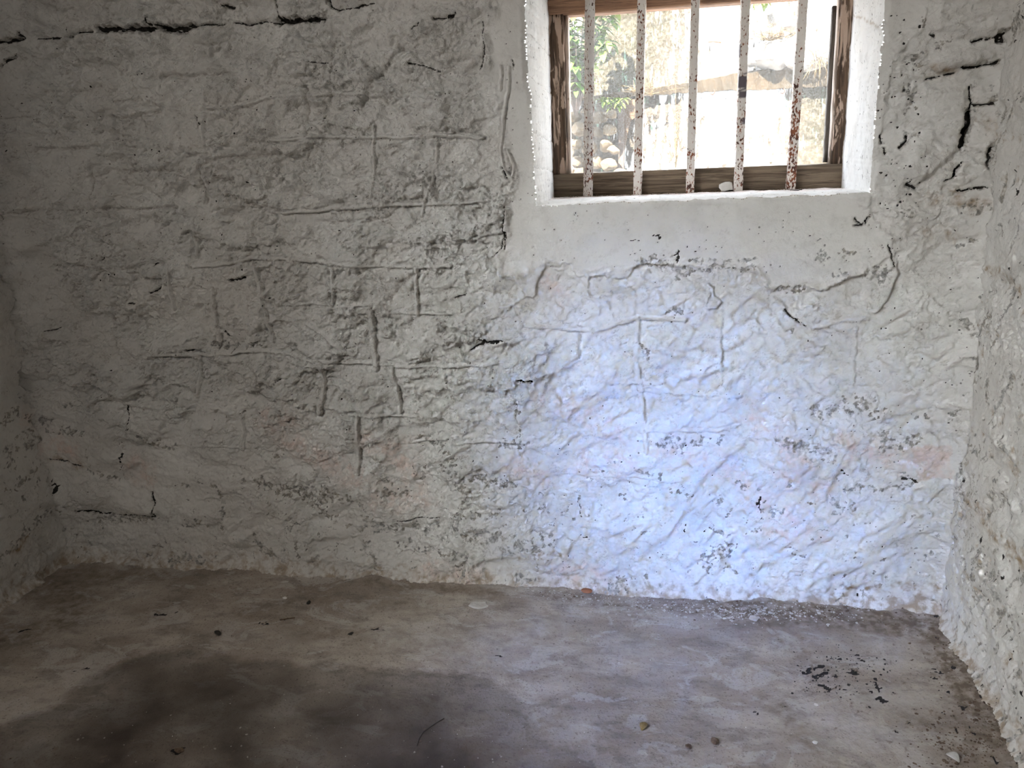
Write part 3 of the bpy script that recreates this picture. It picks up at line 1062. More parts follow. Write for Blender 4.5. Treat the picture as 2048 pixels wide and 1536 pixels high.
tag(bm_obj('wall_rear', bm, M['ceil']), kind='structure')
bm = bmesh.new(); add_box(bm, (-.3, YREAR-.2, CEIL), (WID+.3, .07, CEIL+.18))
tag(bm_obj('ceiling', bm, M['ceil']), kind='structure')
bm = bmesh.new()      # the left wall goes on behind the camera, with a high opening in it
add_box(bm, (-.22, YREAR, -.05), (0., -2.9, 2.15)); add_box(bm, (-.22, YREAR, 2.85), (0., -2.9, CEIL+.02)); add_box(bm, (-.22, YREAR, 2.15), (0., -3.7, 2.85))
tag(bm_obj('wall_left_rear', bm, M['ceil']), kind='structure')

# ------------------------------------------------------------------ floor
us = axis([(-.08, WID+.08, .0048)]); vs = axis([(-1.55, .06, .0048), (YREAR-.1, -1.55, .04)])
F = Field(us, vs, 50); X, Y = F.X, F.Z
fine = sstep(-1.7, -1.5, Y)
f = fbm(X, Y, .16, 5, 400, .55, .07)
F.h += fine*(fbm(X, Y, .6, 3, 401)*.010+f*.0012+(sstep(-.02, .02, f)+sstep(.22, .26, f))*.0006+fbm(X, Y, .02, 3, 402)*.0006)
dB, dL, dR = np.clip(-Y, 0, 9), np.clip(X, 0, 9), np.clip(WID-X, 0, 9)
rg = 1+.8*fbm(X, Y, .12, 4, 403)
dw = np.minimum(np.minimum(dB, dL), dR)
F.h += .007*rg*np.exp(-(dw/.04)**2)
# darker patch in the lower left, with its arching front edge
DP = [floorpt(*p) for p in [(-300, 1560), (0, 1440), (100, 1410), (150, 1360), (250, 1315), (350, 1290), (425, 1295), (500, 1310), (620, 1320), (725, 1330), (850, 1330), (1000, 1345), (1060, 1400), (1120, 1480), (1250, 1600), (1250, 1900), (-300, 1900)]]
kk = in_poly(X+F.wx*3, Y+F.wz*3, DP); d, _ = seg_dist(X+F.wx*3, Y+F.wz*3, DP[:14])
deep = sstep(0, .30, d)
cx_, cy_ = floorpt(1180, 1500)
veil = .34*np.exp(-(((X-cx_)/.42)**2+((Y-cy_)/.24)**2))*(.8+.7*fbm(X, Y, .12, 4, 405))  # softer darkening across the bottom centre
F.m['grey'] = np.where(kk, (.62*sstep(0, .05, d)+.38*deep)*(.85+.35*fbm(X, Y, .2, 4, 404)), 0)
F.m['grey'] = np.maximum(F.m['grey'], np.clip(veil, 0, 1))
def fl(px, py): return floorpt(px, py)
for pts, w, a in [([(780, 1280), (1000, 1290), (1100, 1260)], .07, .55), ([(1000, 1300), (900, 1310), (1020, 1330)], .05, .5), ([(1080, 1300), (1150, 1280)], .05, .4), ([(500, 1270), (580, 1280)], .05, .35), ([(1700, 1250), (1760, 1290), (1800, 1320)], .05, .55), ([(1250, 1290), (1330, 1320)], .06, .3), ([(1330, 1240), (1500, 1235)], .025, .5), ([(1690, 1470), (1800, 1480)], .10, .75), ([(1720, 1400), (1850, 1400)], .05, .6), ([(1600, 1250), (1680, 1290)], .05, .4), ([(150, 1350), (80, 1400)], .08, .3), ([(960, 1170), (1060, 1180)], .02, .5)]:
    F.soft('pink', [fl(*p) for p in pts], w, a)
for pts, w, a in [([(1450, 1220), (1600, 1232), (1750, 1240), (1880, 1255)], .085, 1.3), ([(1100, 1190), (1300, 1215), (1500, 1225)], .035, .8), ([(740, 1165), (1000, 1190)], .03, .7), ([(150, 1150), (350, 1150)], .06, .5), ([(0, 1280), (150, 1230), (120, 1160)], .09, .75), ([(1880, 1260), (1920, 1340), (2000, 1480)], .08, 1.2), ([(1850, 1450), (1950, 1520)], .08, .6), ([(1560, 1280), (1640, 1330)], .06, .5), ([(480, 1230), (650, 1190), (850, 1215)], .05, .4), ([(1000, 1520), (1200, 1500)], .07, .5), ([(1540, 1400), (1600, 1470), (1660, 1540)], .04, .6), ([(600, 1265), (800, 1265)], .04, .5), ([(1120, 1430), (1060, 1500)], .05, .5)]:
    F.soft('rust', [fl(*p) for p in pts], w, a)
def floor_stain(key, pts, w, amt=1.): F.stain(key, [fl(*p) for p in pts], w*.47, amt, 1.8)
for pts, w in [([(1610, 1345), (1650, 1335)], .009), ([(1630, 1355), (1660, 1350)], .010), ([(1660, 1318), (1685, 1320)], .010), ([(1640, 1370), (1660, 1385)], .008), ([(1660, 1384), (1690, 1382), (1740, 1388)], .004), ([(1715, 1310), (1720, 1320)], .010), ([(1760, 1400), (1770, 1405)], .010), ([(1750, 1360), (1758, 1385)], .008), ([(1600, 1343), (1615, 1344)], .006), ([(1690, 1345), (1720, 1350)], .008),
               ([(1860, 1335), (1880, 1350)], .008), ([(1870, 1360), (1890, 1385)], .007), ([(300, 1228), (350, 1226)], .006), ([(520, 1247), (540, 1246)], .006), ([(570, 1241), (585, 1240)], .005), ([(700, 1270), (706, 1270)], .005), ([(745, 1262), (775, 1264)], .006), ([(40, 1258), (60, 1256)], .006), ([(140, 1345), (200, 1330)], .004), ([(350, 1500), (370, 1495)], .010), ([(985, 1310), (1000, 1312)], .004),
               ([(1890, 1430), (1900, 1435)], .005), ([(1910, 1460), (1925, 1470)], .006), ([(1980, 1510), (1990, 1525)], .008), ([(1500, 1427), (1520, 1428)], .003)]:
    floor_stain('dark', pts, w)
# hollow in the bottom left
px_, py_ = fl(355, 1500); F.pit(px_, py_, .012, .8, .006)
fr = fbm(X, Y, .03, 4, 410, .6); fb = fbm(X, Y, .22, 3, 411)
edge = np.exp(-(dR/.22)**2)+.9*np.exp(-((X-2.75)**2+(Y+.45)**2)/.05)+.7*np.exp(-((Y+1.0)/.16)**2)*(X < 1.6)
fk = sstep(.34, .44, fr+.2*fb-.42+.42*np.clip(edge, 0, 1.1))*fine
F.m['rust'] = np.maximum(F.m['rust'], .85*fk); F.h += .0025*fk
F.m['dark'] = np.maximum(F.m['dark'], .8*sstep(.50, .58, fr+.2*fb-.42+.42*np.clip(edge, 0, 1.0))*fine)
FH = F
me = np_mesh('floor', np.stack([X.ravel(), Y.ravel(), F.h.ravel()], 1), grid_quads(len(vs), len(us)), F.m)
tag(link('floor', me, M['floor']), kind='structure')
def floor_h(x, y):
    i = min(max(np.searchsorted(us, x), 0), len(us)-1); j = min(max(np.searchsorted(vs, y), 0), len(vs)-1)
    return float(F.h[j, i])

# ------------------------------------------------------------------ window frame
win = tag(empty('window_1', ((il+ir)/2, YF, ib)), kind='structure')
W0 = Vector(win.location)
def part(name, quad, y0, depth, mat, bev=.003, parent=win, sub=True):
    pts = [Vector(aty(px, py, y0)) if len(q) == 2 else Vector(q) for q in quad for px, py in [q[:2]]]
    bm = bmesh.new(); add_prism(bm, pts, (0, depth, 0), bev)
    o = bm_obj(name, bm, mat, parent); 
    if parent is win: o.matrix_parent_inverse = Matrix.Translation(-W0)
    return o
zb = ib-.02
def q3(x0, x1, z0, z1, y): return [(x0, z0), (x1, z0), (x1, z1), (x0, z1)]
def board(name, x0, x1, z0, z1, y0, y1, mat, bev=.003, skew=0.):
    """a slightly uneven timber board"""
    bm = bmesh.new()
    lo = (x0, y0, z0); hi = (x1, y1, z1)
    nseg = 14
    vert = (z1-z0) > (x1-x0)
    rings = []
    rs = np.random.default_rng(int(abs(x0*1000)+abs(z0*100)))
    for i in range(nseg+1):
        t = i/nseg
        j = lambda s=.0012: float(rs.normal()*s)
        if vert:
            z = z0+(z1-z0)*t; sh = skew*t
            ring = [(x0+sh+j(), y0+j(), z), (x1+sh+j(), y0+j(), z), (x1+sh, y1, z), (x0+sh, y1, z)]
        else:
            x = x0+(x1-x0)*t
            ring = [(x, y0+j(), z0+j()), (x, y1, z0), (x, y1, z1), (x, y0+j(), z1+j())]
        rings.append([bm.verts.new(p) for p in ring])
    for a, b in zip(rings[:-1], rings[1:]):
        for k in range(4): bm.faces.new((a[k], a[(k+1) % 4], b[(k+1) % 4], b[k]))
    bm.faces.new(rings[0][::-1]); bm.faces.new(rings[-1])
    es = [e for e in bm.edges if abs((e.verts[1].co-e.verts[0].co).normalized()[2 if vert else 0]) > .9 and e.calc_face_angle(0) > .8]
    bmesh.ops.bevel(bm, geom=es, offset=bev, segments=2, affect='EDGES', profile=.6)
    o = bm_obj(name, bm, mat, win, True)
    o.matrix_parent_inverse = Matrix.Translation(-W0)
    return o
pjl = aty(1125, 30, YF)[0]; pjl2 = aty(1143, 200, YF+.02)[0]
zr = aty(1400, 338, YF)[2]; zh = aty(1300, 15, YF)[2]
jxl = aty(1133, 340, YF)[0]; jxr = aty(1664, 330, YF)[0]
board('jamb', il-.03, jxl, zr-.0, zh+.0, YF, YF+.10, M['jamb'])
board('jamb', jxr, ir+.03, zr-.0, it_+.03, YF, YF+.10, M['jamb'])
board('bottom_rail', il-.03, ir+.03, ib-.03, zr, YF-.004, YF+.10, M['rail'], .004)
board('head', il-.03, jxr, zh, it_+.03, YF-.006, YF+.10, M['head'], .004)
bx = aty(1142, 340, YF+.03)[0]
board('stop_bead', jxl, bx, zr, zh, YF+.028, YF+.07, M['bead'], .0015)
bxr = aty(1658, 330, YF+.03)[0]
board('stop_bead', bxr, jxr, zr, it_, YF+.028, YF+.07, M['bead'], .0015)
sx0 = aty(1647, 330, YF+.07)[0]
board('sash_stile', sx0, bxr+.004, zr+.004, aty(1662, 12, YF+.07)[2], YF+.066, YF+.10, M['sash'], .0015)
bm = bmesh.new(); add_box(bm, (jxl-.005, YF+.085, zr-.005), (jxr+.005, YF+.089, it_))
gl = bm_obj('glass_pane', bm, M['glass'], win); gl.matrix_parent_inverse = Matrix.Translation(-W0)

# ------------------------------------------------------------------ iron bars
def bar(label, pb, pt, half, rot, rusty, flakes=(), seed=0):
    yb = YF-.028
    b, t = aty(*pb, yb), aty(*pt, yb)
    zb_, zt_ = ib-.012, it_+.02
    d = (t-b)/(t[2]-b[2])
    n = 150; rs = np.random.default_rng(seed)
    cs = [(-1, -1), (-.72, -1.), (.72, -1.), (1, -1), (1, -.72), (1, .72), (1, 1), (.72, 1), (-.72, 1), (-1, 1), (-1, .72), (-1, -.72)]
    cs = [(x*(.93 if abs(x) == abs(y) else 1), y*(.93 if abs(x) == abs(y) else 1)) for x, y in cs]
    V, rust, flk = [], [], []
    for i in range(n+1):
        z = zb_+(zt_-zb_)*i/n; c = b+d*(z-b[2])
        for k, (x, y) in enumerate(cs):
            j = 1+.05*math.sin(z*37+k*2+seed)*math.sin(z*91+seed)+rs.normal()*.018
            X_, Y_ = x*half*j, y*half*j
            V.append((c[0]+X_*math.cos(rot)-Y_*math.sin(rot), c[1]+X_*math.sin(rot)+Y_*math.cos(rot), z))
            tt = (z-ib)/(1.88-ib)
            rust.append(np.interp(tt, *rusty))
            fk = 0.
            for (z0, r, kk) in flakes:
                q = abs(z-z0)/r+.35*math.sin(z*410+k*1.9); 
                if k in kk and q < 1: fk = 1.
            flk.append(fk)
    m = len(cs); Q = []
    for i in range(n):
        for k in range(m): Q.append((i*m+k, i*m+(k+1) % m, (i+1)*m+(k+1) % m, (i+1)*m+k))
    me = np_mesh('window_bar', V, Q, {'rusty': rust, 'flake': flk}, True)
    bmm = bmesh.new(); bmm.from_mesh(me); bmm.verts.ensure_lookup_table()
    bmm.faces.new([bmm.verts[n*m+k] for k in range(m)]); bmm.faces.new([bmm.verts[k] for k in range(m)][::-1])
    base = Vector((b[0], yb, zb_))
    for v in bmm.verts: v.co -= base
    bmm.to_mesh(me); bmm.free()
    o = link('window_bar', me, M['bar']); o.location = base
    try: me.set_sharp_from_angle(angle=math.radians(32))
    except Exception: pass
    tag(o, label, 'bar', 'iron bars across the window')
def zat(py, px): return float(aty(px, py, YF-.028)[2])
bar('cream rusty iron bar turned cornerwise, two faces showing, beside left jamb', (1176, 388), (1180, 0), .0128, math.radians(38), ([0, .25, .45, .6, .8, 1], [.62, .8, .45, .55, .25, .45]), seed=1)
bar('cream iron bar with scattered rust dots, second from left jamb', (1275, 385), (1284, 0), .0135, math.radians(-4), ([0, .2, .5, .7, .85, 1], [.55, .62, .42, .35, .62, .5]), seed=2)
bar('middle window bar, cream paint mostly sound above, rust dots near foot', (1380, 381), (1391, 0), .0135, math.radians(-3), ([0, .12, .3, .6, .8, 1], [.8, .6, .5, .38, .25, .2]), seed=3)
bar('cream iron bar with large dark flaked patches half way up', (1476, 377), (1491, 0), .0135, math.radians(5), ([0, .1, .35, .6, .8, 1], [.5, .75, .75, .45, .4, .3]),
    [(zat(165, 1486), .022, (0, 1, 2, 11)), (zat(187, 1483), .012, (1, 2, 3)), (zat(245, 1480), .012, (2, 3, 4)), (zat(100, 1488), .02, (0, 11, 10))], seed=4)
bar('most heavily rusted iron bar, lower half peppered brown, nearest right jamb', (1581, 374), (1606, 0), .0140, math.radians(3), ([0, .15, .4, .55, .7, 1], [.9, 1.15, .95, .55, .4, .2]), seed=5)

# ------------------------------------------------------------------ loose bits on the sill
def chip_mesh(name, r, th, seed, n=9, jag=.35, curl=.0):
    """a thin broken flake with an irregular outline"""
    rs = np.random.default_rng(seed); bm = bmesh.new()
    ring = []
    for k in range(n):
        a = 2*PI*(k+rs.uniform(-.3, .3))/n; q = rs.uniform(1-jag, 1)
        ring.append((r[0]*q*math.cos(a), r[1]*q*math.sin(a)))
    def lay(z, s): return [bm.verts.new((x*s, y*s, z+curl*((x/r[0])**2)+rs.normal()*th*.06)) for x, y in ring]
    a, b, c = lay(0, .92), lay(th*.5, 1.), lay(th, .84)
    top = bm.verts.new((0, 0, th*1.05)); bot = bm.verts.new((0, 0, 0))
    for l0, l1 in ((a, b), (b, c)):
        for k in range(n): bm.faces.new((l0[k], l0[(k+1) % n], l1[(k+1) % n], l1[k]))
    for k in range(n):
        bm.faces.new((c[k], c[(k+1) % n], top)); bm.faces.new((a[(k+1) % n], a[k], bot))
    return bm
bm = chip_mesh('', (.030, .022), .006, 3, 11)
o = bm_obj('plaster_chip', bm, M['white']); p = aty(1452, 378, YF-.02)
o.location = (p[0], YF-.016, ib+.018); o.rotation_euler = (math.radians(62), 0, .15)
tag(o, 'white flake of plaster leaning on bottom rail of the window', 'plaster chip')
def crumbs(name, mat, spots, label, cat, kind='stuff'):
    bm = bmesh.new()
    for i, (c, s) in enumerate(spots): rock_bm(bm, c, s, 5000+i, 1., 1)
    o = bm_obj(name, bm, mat, None, False)
    tag(o, label, cat, kind=kind); return o
rs = np.random.default_rng(3); sp = []
for i in range(260):
    x = rs.uniform(il+.01, ir-.01); y = YF-.006-abs(rs.normal())*.020
    if rs.random() < .35: x = rs.choice([1.92, 2.25, 2.36, 2.62, 2.80])+rs.normal()*.03
    s = rs.uniform(.0012, .0042)
    sp.append(((min(max(x, il+.01), ir-.01), y, ib+.0015+s*.3), (s, s*rs.uniform(.6, 1), s*rs.uniform(.5, .9))))
crumbs('sill_debris', M['rubble'], sp, 'line of crumbled mortar and rust along foot of the window rail', 'debris')
bm = bmesh.new()
q = [aty(x, y, .12)+np.array([0, 0, 0]) for x, y in [(1588, 384), (1590, 390), (1596, 391), (1602, 385), (1608, 384), (1613, 387)]]
add_tube(bm, [(p[0], .20+.02*math.sin(i*1.7), 1.2955) for i, p in enumerate(q)], .0013, 6)
tag(bm_obj('wire_scrap', bm, M['wire'], None, True), 'tiny curled dark wire scrap lying on white window sill', 'wire')

# ------------------------------------------------------------------ loose bits on the floor
def on_floor(o, px, py, dz=0., rz=0.):
    x, y = floorpt(px, py); o.location = (x, y, floor_h(x, y)+dz); o.rotation_euler = (0, 0, rz); return o
bm = chip_mesh('', (.040, .026), .006, 11, 12, .3, .002)
tag(on_floor(bm_obj('plaster_flake', bm, M['pale']), 958, 1216), 'large pale flat plaster flake on the floor below the wall', 'plaster flake')
bm = bmesh.new(); rock_bm(bm, (0, 0, .005), (.016, .010, .007), 21)
tag(on_floor(bm_obj('charcoal_lump', bm, M['black']), 436, 1271), 'black charcoal lump alone on the brown floor at left', 'charcoal')
bm = chip_mesh('', (.009, .008), .004, 12, 8)
tag(on_floor(bm_obj('plaster_chip', bm, M['white']), 570, 1198), 'small white plaster chip on dim floor near left wall base', 'plaster chip')
bm = chip_mesh('', (.016, .008), .003, 13, 8)
tag(on_floor(bm_obj('plaster_chip', bm, M['pale']), 570, 1166, 0, .2), 'pale plaster chip at the foot of the back wall, left side', 'plaster chip')
bm = bmesh.new(); rock_bm(bm, (0, 0, .004), (.011, .008, .005), 22)
tag(on_floor(bm_obj('pebble', bm, M['black']), 617, 1208), 'dark pebble on the floor right of a white chip', 'pebble')
bm = bmesh.new(); rock_bm(bm, (0, 0, .003), (.012, .006, .004), 23)
tag(on_floor(bm_obj('pebble', bm, M['black']), 701, 1270), 'flat dark pebble near edge of the darker floor patch', 'pebble')
bm = bmesh.new(); rock_bm(bm, (0, 0, .006), (.015, .011, .009), 24)
tag(on_floor(bm_obj('pebble', bm, M['brown']), 358, 1500), 'brown pebble in a hollow at the dark lower left floor', 'pebble')
# leaf and seed
def leaf_bm(L, Wd, fold=.25, n=6):
    bm = bmesh.new(); rows = []
    for i in range(n+1):
        t = i/n; w = Wd*math.sin(PI*min(max(t, .03), .97))**.8
        z = L*.12*math.sin(PI*t)
        rows.append([bm.verts.new((L*(t-.5), -w, z+fold*w)), bm.verts.new((L*(t-.5), 0, z)), bm.verts.new((L*(t-.5), w, z+fold*w))])
    for a, b in zip(rows[:-1], rows[1:]):
        bm.faces.new((a[0], a[1], b[1], b[0])); bm.faces.new((a[1], a[2], b[2], b[1]))
    return bm
o = bm_obj('dry_leaf', leaf_bm(.034, .010), M['leaf_dry'], None, True); on_floor(o, 1287, 1455, .002, 1.35)
o.modifiers.new('thick', 'SOLIDIFY').thickness = .0008
tag(o, 'small dry olive brown leaf on the bluish lit floor', 'leaf')
bm = bmesh.new(); rock_bm(bm, (0, 0, .005), (.013, .010, .007), 25)
tag(on_floor(bm_obj('seed_pod', bm, M['brown']), 1429, 1487), 'round brown seed pod on floor right of the dry leaf', 'seed pod')
bm = bmesh.new(); rock_bm(bm, (0, 0, .004), (.010, .009, .006), 26)
tag(on_floor(bm_obj('pebble', bm, M['brown']), 1376, 1499), 'small brown pebble between dry leaf and seed pod', 'pebble')
bm = leaf_bm(.034, .013, .5); 
o = bm_obj('paper_scrap', bm, M['white'], None, True); on_floor(o, 1905, 1518, .003, -.9)
o.modifiers.new('thick', 'SOLIDIFY').thickness = .0008
tag(o, 'crumpled white paper scrap on floor by the right wall', 'paper scrap')
bm = chip_mesh('', (.007, .006), .004, 15, 8)
tag(on_floor(bm_obj('plaster_chip', bm, M['white']), 1630, 1489), 'white plaster chip on floor left of the crumpled scrap', 'plaster chip')
bm = chip_mesh('', (.006, .005), .004, 16, 8)
tag(on_floor(bm_obj('plaster_chip', bm, M['white']), 1632, 1413), 'white plaster chip on floor below the black charred patch', 'plaster chip')
bm = bmesh.new(); rock_bm(bm, (0, 0, .007), (.022, .014, .010), 27)
tag(on_floor(bm_obj('mortar_lump', bm, M['pale']), 1508, 1242), 'pale mortar lump among the grit at the wall base', 'mortar lump')
bm = bmesh.new(); rock_bm(bm, (0, 0, .006), (.024, .012, .009), 28)
o = bm_obj('brick_fragment', bm, M['brick']); pt = aty(1172, 1168, -.028); o.location = (pt[0], -.036, floor_h(pt[0], -.036)+.004)
tag(o, 'orange brick fragment at the foot of the white wall', 'brick fragment')
bm = bmesh.new()
pts = [floorpt(*p) for p in [(834, 1489), (838, 1474), (846, 1462), (860, 1452), (876, 1442), (888, 1436)]]
add_tube(bm, [(x, y, floor_h(x, y)+.0025) for x, y in pts], .0011, 6)
tag(bm_obj('fibre_strand', bm, M['wire'], None, True), 'thin dark curved fibre lying on the darker floor', 'fibre')
bm = bmesh.new()
pts = [floorpt(*p) for p in [(560, 1243), (575, 1240), (590, 1239)]]
add_tube(bm, [(x, y, floor_h(x, y)+.002) for x, y in pts], .002, 6)
tag(bm_obj('twig', bm, M['brown'], None, True), 'short brown twig on the floor in front of left wall base', 'twig')
# grit that nobody could count
def grit(name, mat, n, pick, s0, s1, label, cat, seed, fl_=.6):
    rs = np.random.default_rng(seed); sp = []
    for i in range(n):
        px, py = pick(rs); x, y = floorpt(px, py)
        if not (.02 < x < WID-.02 and y < -.012): continue
        s = rs.uniform(s0, s1)*(.5+rs.random()**3)
        sp.append(((x, y, floor_h(x, y)+s*.15), (s*rs.uniform(.8, 1.6), s, s*fl_*rs.uniform(.5, 1))))
    return crumbs(name, mat, sp, label, cat)
def along(pts, sd):
    def f(rs):
        i = rs.integers(len(pts)-1); t = rs.random(); a, b = pts[i], pts[i+1]
        return a[0]+(b[0]-a[0])*t+rs.normal()*sd[0], a[1]+(b[1]-a[1])*t+rs.normal()*sd[1]
    return f
grit('plaster_grit', M['pale'], 950, along([(1060, 1185), (1250, 1205), (1450, 1228), (1560, 1228), (1720, 1225)], (34, 10)), .0010, .0048, 'pale plaster grit strewn along the base of the back wall', 'grit', 31)
grit('dark_grit', M['brown'], 420, along([(1100, 1190), (1450, 1222), (1700, 1225), (1880, 1235), (1940, 1330), (2010, 1460)], (26, 12)), .0010, .0048, 'dark brown grit along wall base and right hand corner', 'grit', 32)
grit('charred_debris', M['black'], 230, along([(1610, 1350), (1680, 1330), (1720, 1345), (1650, 1380)], (42, 24)), .001, .0042, 'black charred crumbs in a patch on the right floor', 'charred debris', 33)
grit('litter', M['brown'], 700, along([(1880, 1280), (1930, 1380), (1990, 1500), (1860, 1470), (1960, 1530)], (36, 30)), .001, .0045, 'brown flaky litter on the floor beside the right wall', 'litter', 34, .3)
grit('floor_grit', M['stone'], 420, lambda rs: (rs.uniform(0, 1950), rs.uniform(1240, 1560)), .0010, .0032, 'fine grey grit spread thinly over the whole floor', 'grit', 35)
grit('white_grit', M['white'], 150, lambda rs: (rs.uniform(150, 1900), rs.uniform(1190, 1560)), .0006, .0014, 'tiny white plaster grains sprinkled over the floor', 'grit', 36)

# ------------------------------------------------------------------ outside the window
OY0, OSL = 2.15, -.30                              # outside wall: y = OY0 + OSL*(x-1.7)
def onout(px, py, off=0.):
    d = ray(px, py); t = (OY0-off+OSL*(CAM[0]-1.7)-CAM[1])/(d[1]-OSL*d[0]); return CAM+d*t
ux = np.arange(.9, 4.3, .008); uz = np.arange(.3, 2.75, .008)
XX, ZZ = np.meshgrid(ux, uz); YY = OY0+OSL*(XX-1.7)
raw = np.full(XX.shape, .22); wsum = np.full(XX.shape, .25); ol = np.zeros(XX.shape); raw *= wsum
for px, py, r, v, o_ in [(1210, 60, 45, .80, .7), (1210, 140, 45, .82, .8), (1270, 80, 45, .72, 1), (1270, 150, 45, .72, .9), (1330, 50, 40, .66, .7), (1340, 120, 40, .56, .2), (1375, 40, 30, .60, .2), (1385, 120, 35, .50, .1), (1440, 60, 45, .10, 0), (1440, 130, 35, .20, 0),
                         (1520, 60, 40, .22, .3), (1540, 115, 35, .55, 0), (1600, 60, 40, .30, .4), (1620, 110, 30, .7, .4), (1260, 230, 30, .80, 0), (1250, 300, 40, .55, .3), (1310, 240, 40, .55, 0), (1320, 310, 40, .42, 0), (1375, 230, 35, .50, 0), (1370, 300, 35, .42, 0), (1440, 240, 45, .20, 0), (1440, 310, 45, .22, 0),
                         (1520, 220, 40, .12, 0), (1520, 290, 40, .40, 0), (1570, 270, 30, .45, 0), (1625, 190, 30, .95, .9), (1630, 260, 28, .88, .8), (1625, 315, 28, .8, .6), (1590, 200, 25, .4, .2), (1160, 150, 40, .8, .8), (1160, 280, 40, 1., .4), (1200, 320, 40, 1., .2), (1200, 250, 30, .9, .3)]:
    p = onout(px, py); w = np.exp(-((XX-p[0])**2+(ZZ-p[2])**2)/(2*(r*.0027*.62)**2))
    raw += w*v; ol += w*o_; wsum += w
raw /= wsum; ol /= wsum
hh = fbm(XX, ZZ, .25, 4, 500)*.02+fbm(XX, ZZ, .03, 4, 501)*.006
me = np_mesh('wall_outside', np.stack([XX.ravel(), (YY-hh).ravel(), ZZ.ravel()], 1), grid_quads(len(uz), len(ux)), {'raw': raw, 'olive': ol})
tag(link('wall_outside', me, M['outwall']), kind='structure')
bm = bmesh.new(); add_box(bm, (-3, .6, .2), (6, 8, .3)); tag(bm_obj('ground_outside', bm, M['ground']), kind='structure')

# concrete ledge along the outside wall
tops = [(1150, 197), (1200, 191), (1280, 181), (1358, 168), (1475, 147), (1560, 137), (1642, 128), (1720, 118)]
bots = [(1150, 203), (1200, 198), (1280, 193), (1358, 186), (1475, 180), (1560, 177), (1642, 174), (1720, 168)]
nL = 90; V = []
tx = np.linspace(1150, 1720, nL+1)
for i, x in enumerate(tx):
    ty = np.interp(x, *zip(*tops)); by = np.interp(x, *zip(*bots)); j = RNG.normal(size=4)*.003
    a = onout(x, ty, .055); b = onout(x, by, .045)
    nrm = np.array([0, .10, 0])
    V += [a+np.array([0, j[0], j[1]]), b+np.array([0, j[2], j[3]]), b+nrm, a+nrm+np.array([0, 0, .015])]
Q = []
for i in range(nL):
    for k in range(4): Q.append((i*4+k, i*4+(k+1) % 4, (i+1)*4+(k+1) % 4, (i+1)*4+k))
Q += [(0, 3, 2, 1), (nL*4, nL*4+1, nL*4+2, nL*4+3)]
tag(link('concrete_ledge', np_mesh('concrete_ledge', V, Q, smooth=False), M['ledge']), 'tan concrete ledge running along the white wall outside', 'ledge')

# post and render panel under the ledge
def slab(name, x0, x1, y0, y1, off, dep, mat, bev=.006):
    q = [onout(x0, y1, off), onout(x1, y1, off), onout(x1, y0, off), onout(x0, y0, off)]
    bm = bmesh.new(); add_prism(bm, q, (0, dep, 0), bev); return bm_obj(name, bm, mat)
tag(slab('wooden_post', 1236, 1248, 196, 380, .07, .04, M['post']), 'thin grey weathered post standing under the ledge outside', 'post')
q = [onout(x, y, .03) for x, y in [(1250, 240), (1262, 236), (1268, 250), (1273, 197), (1248, 197)]]
bm = bmesh.new(); add_prism(bm, [onout(x, y, .03) for x, y in [(1249, 300), (1256, 262), (1262, 240), (1270, 236), (1275, 197), (1248, 197)]][::-1], (0, .06, 0), .002)
tag(bm_obj('render_panel', bm, M['panel']), 'terracotta coloured panel beside the grey post outside', 'panel')
bm = bmesh.new(); add_prism(bm, [onout(x, y, .03) for x, y in [(1416, 84), (1426, 82), (1443, 85), (1443, 63), (1428, 69)]][::-1], (0, .06, 0), .002)
tag(bm_obj('brick_stub', bm, M['brick']), 'broken brown brick end showing in white wall outside', 'brick')
# hooks in the wall
for px, py, lab in [(1427, 184, 'small rusty hook under ledge outside, left of the two hooks'), (1565, 182, 'small rusty hook under ledge outside, seen nearer the rusted bar')]:
    c = onout(px, py, .0); bm = bmesh.new()
    add_tube(bm, [c+np.array([0, .03, .008]), c+np.array([0, -.05, .008]), c+np.array([.004, -.06, -.004]), c+np.array([-.006, -.062, -.016]), c+np.array([-.016, -.06, -.010])], .003, 6)
    tag(bm_obj('wall_hook', bm, M['iron'], None, True), lab, 'hook')

# rubble heap at lower left and pale rocks at upper right: each stone its own
def stone(name, px, py, r, off, mat, label, group, seed):
    c = onout(px, py, off); k = .0027*.84 if name == 'rubble_stone' else .0027*.95
    bm = bmesh.new(); rock_bm(bm, (0, 0, 0), (r*k*1.25, r*k, r*k*.85), seed, 1., 3)
    o = bm_obj(name, bm, mat); o.location = Vector(c); tag(o, label, 'stone', group); return o
i = 0
for px, py, r in [(1150, 232, 16), (1172, 222, 13), (1200, 238, 19), (1224, 228, 13), (1160, 258, 20), (1192, 266, 16), (1218, 262, 18), (1150, 288, 17), (1178, 296, 20), (1210, 292, 17), (1228, 300, 13), (1156, 322, 19), (1190, 326, 18), (1218, 330, 18), (1165, 350, 20), (1205, 356, 20), (1240, 350, 18), (1140, 350, 18)]:
    i += 1; stone('rubble_stone', px, py, r, .12+.02*(i % 3), M['rubble'], 'tan rubble stone in the dry heap below the green shrub outside', 'rubble stones outside the window', 600+i)
for px, py, r, lab in [(1545, 40, 16, 'pale rock on top of the outside wall, left of the straw tuft'), (1585, 55, 18, 'pale brown rock above the ledge outside, behind the rusted bar'), (1615, 104, 40, 'broad pale grey rock resting on the ledge outside'), (1545, 112, 34, 'long grey rock on the ledge outside, left of the broad rock'), (1502, 124, 16, 'small rock on the ledge outside, right of the flaked bar')]:
    i += 1; stone('rock', px, py, r, .05, M['palestone'], lab, 'pale rocks on the ledge outside', 650+i)

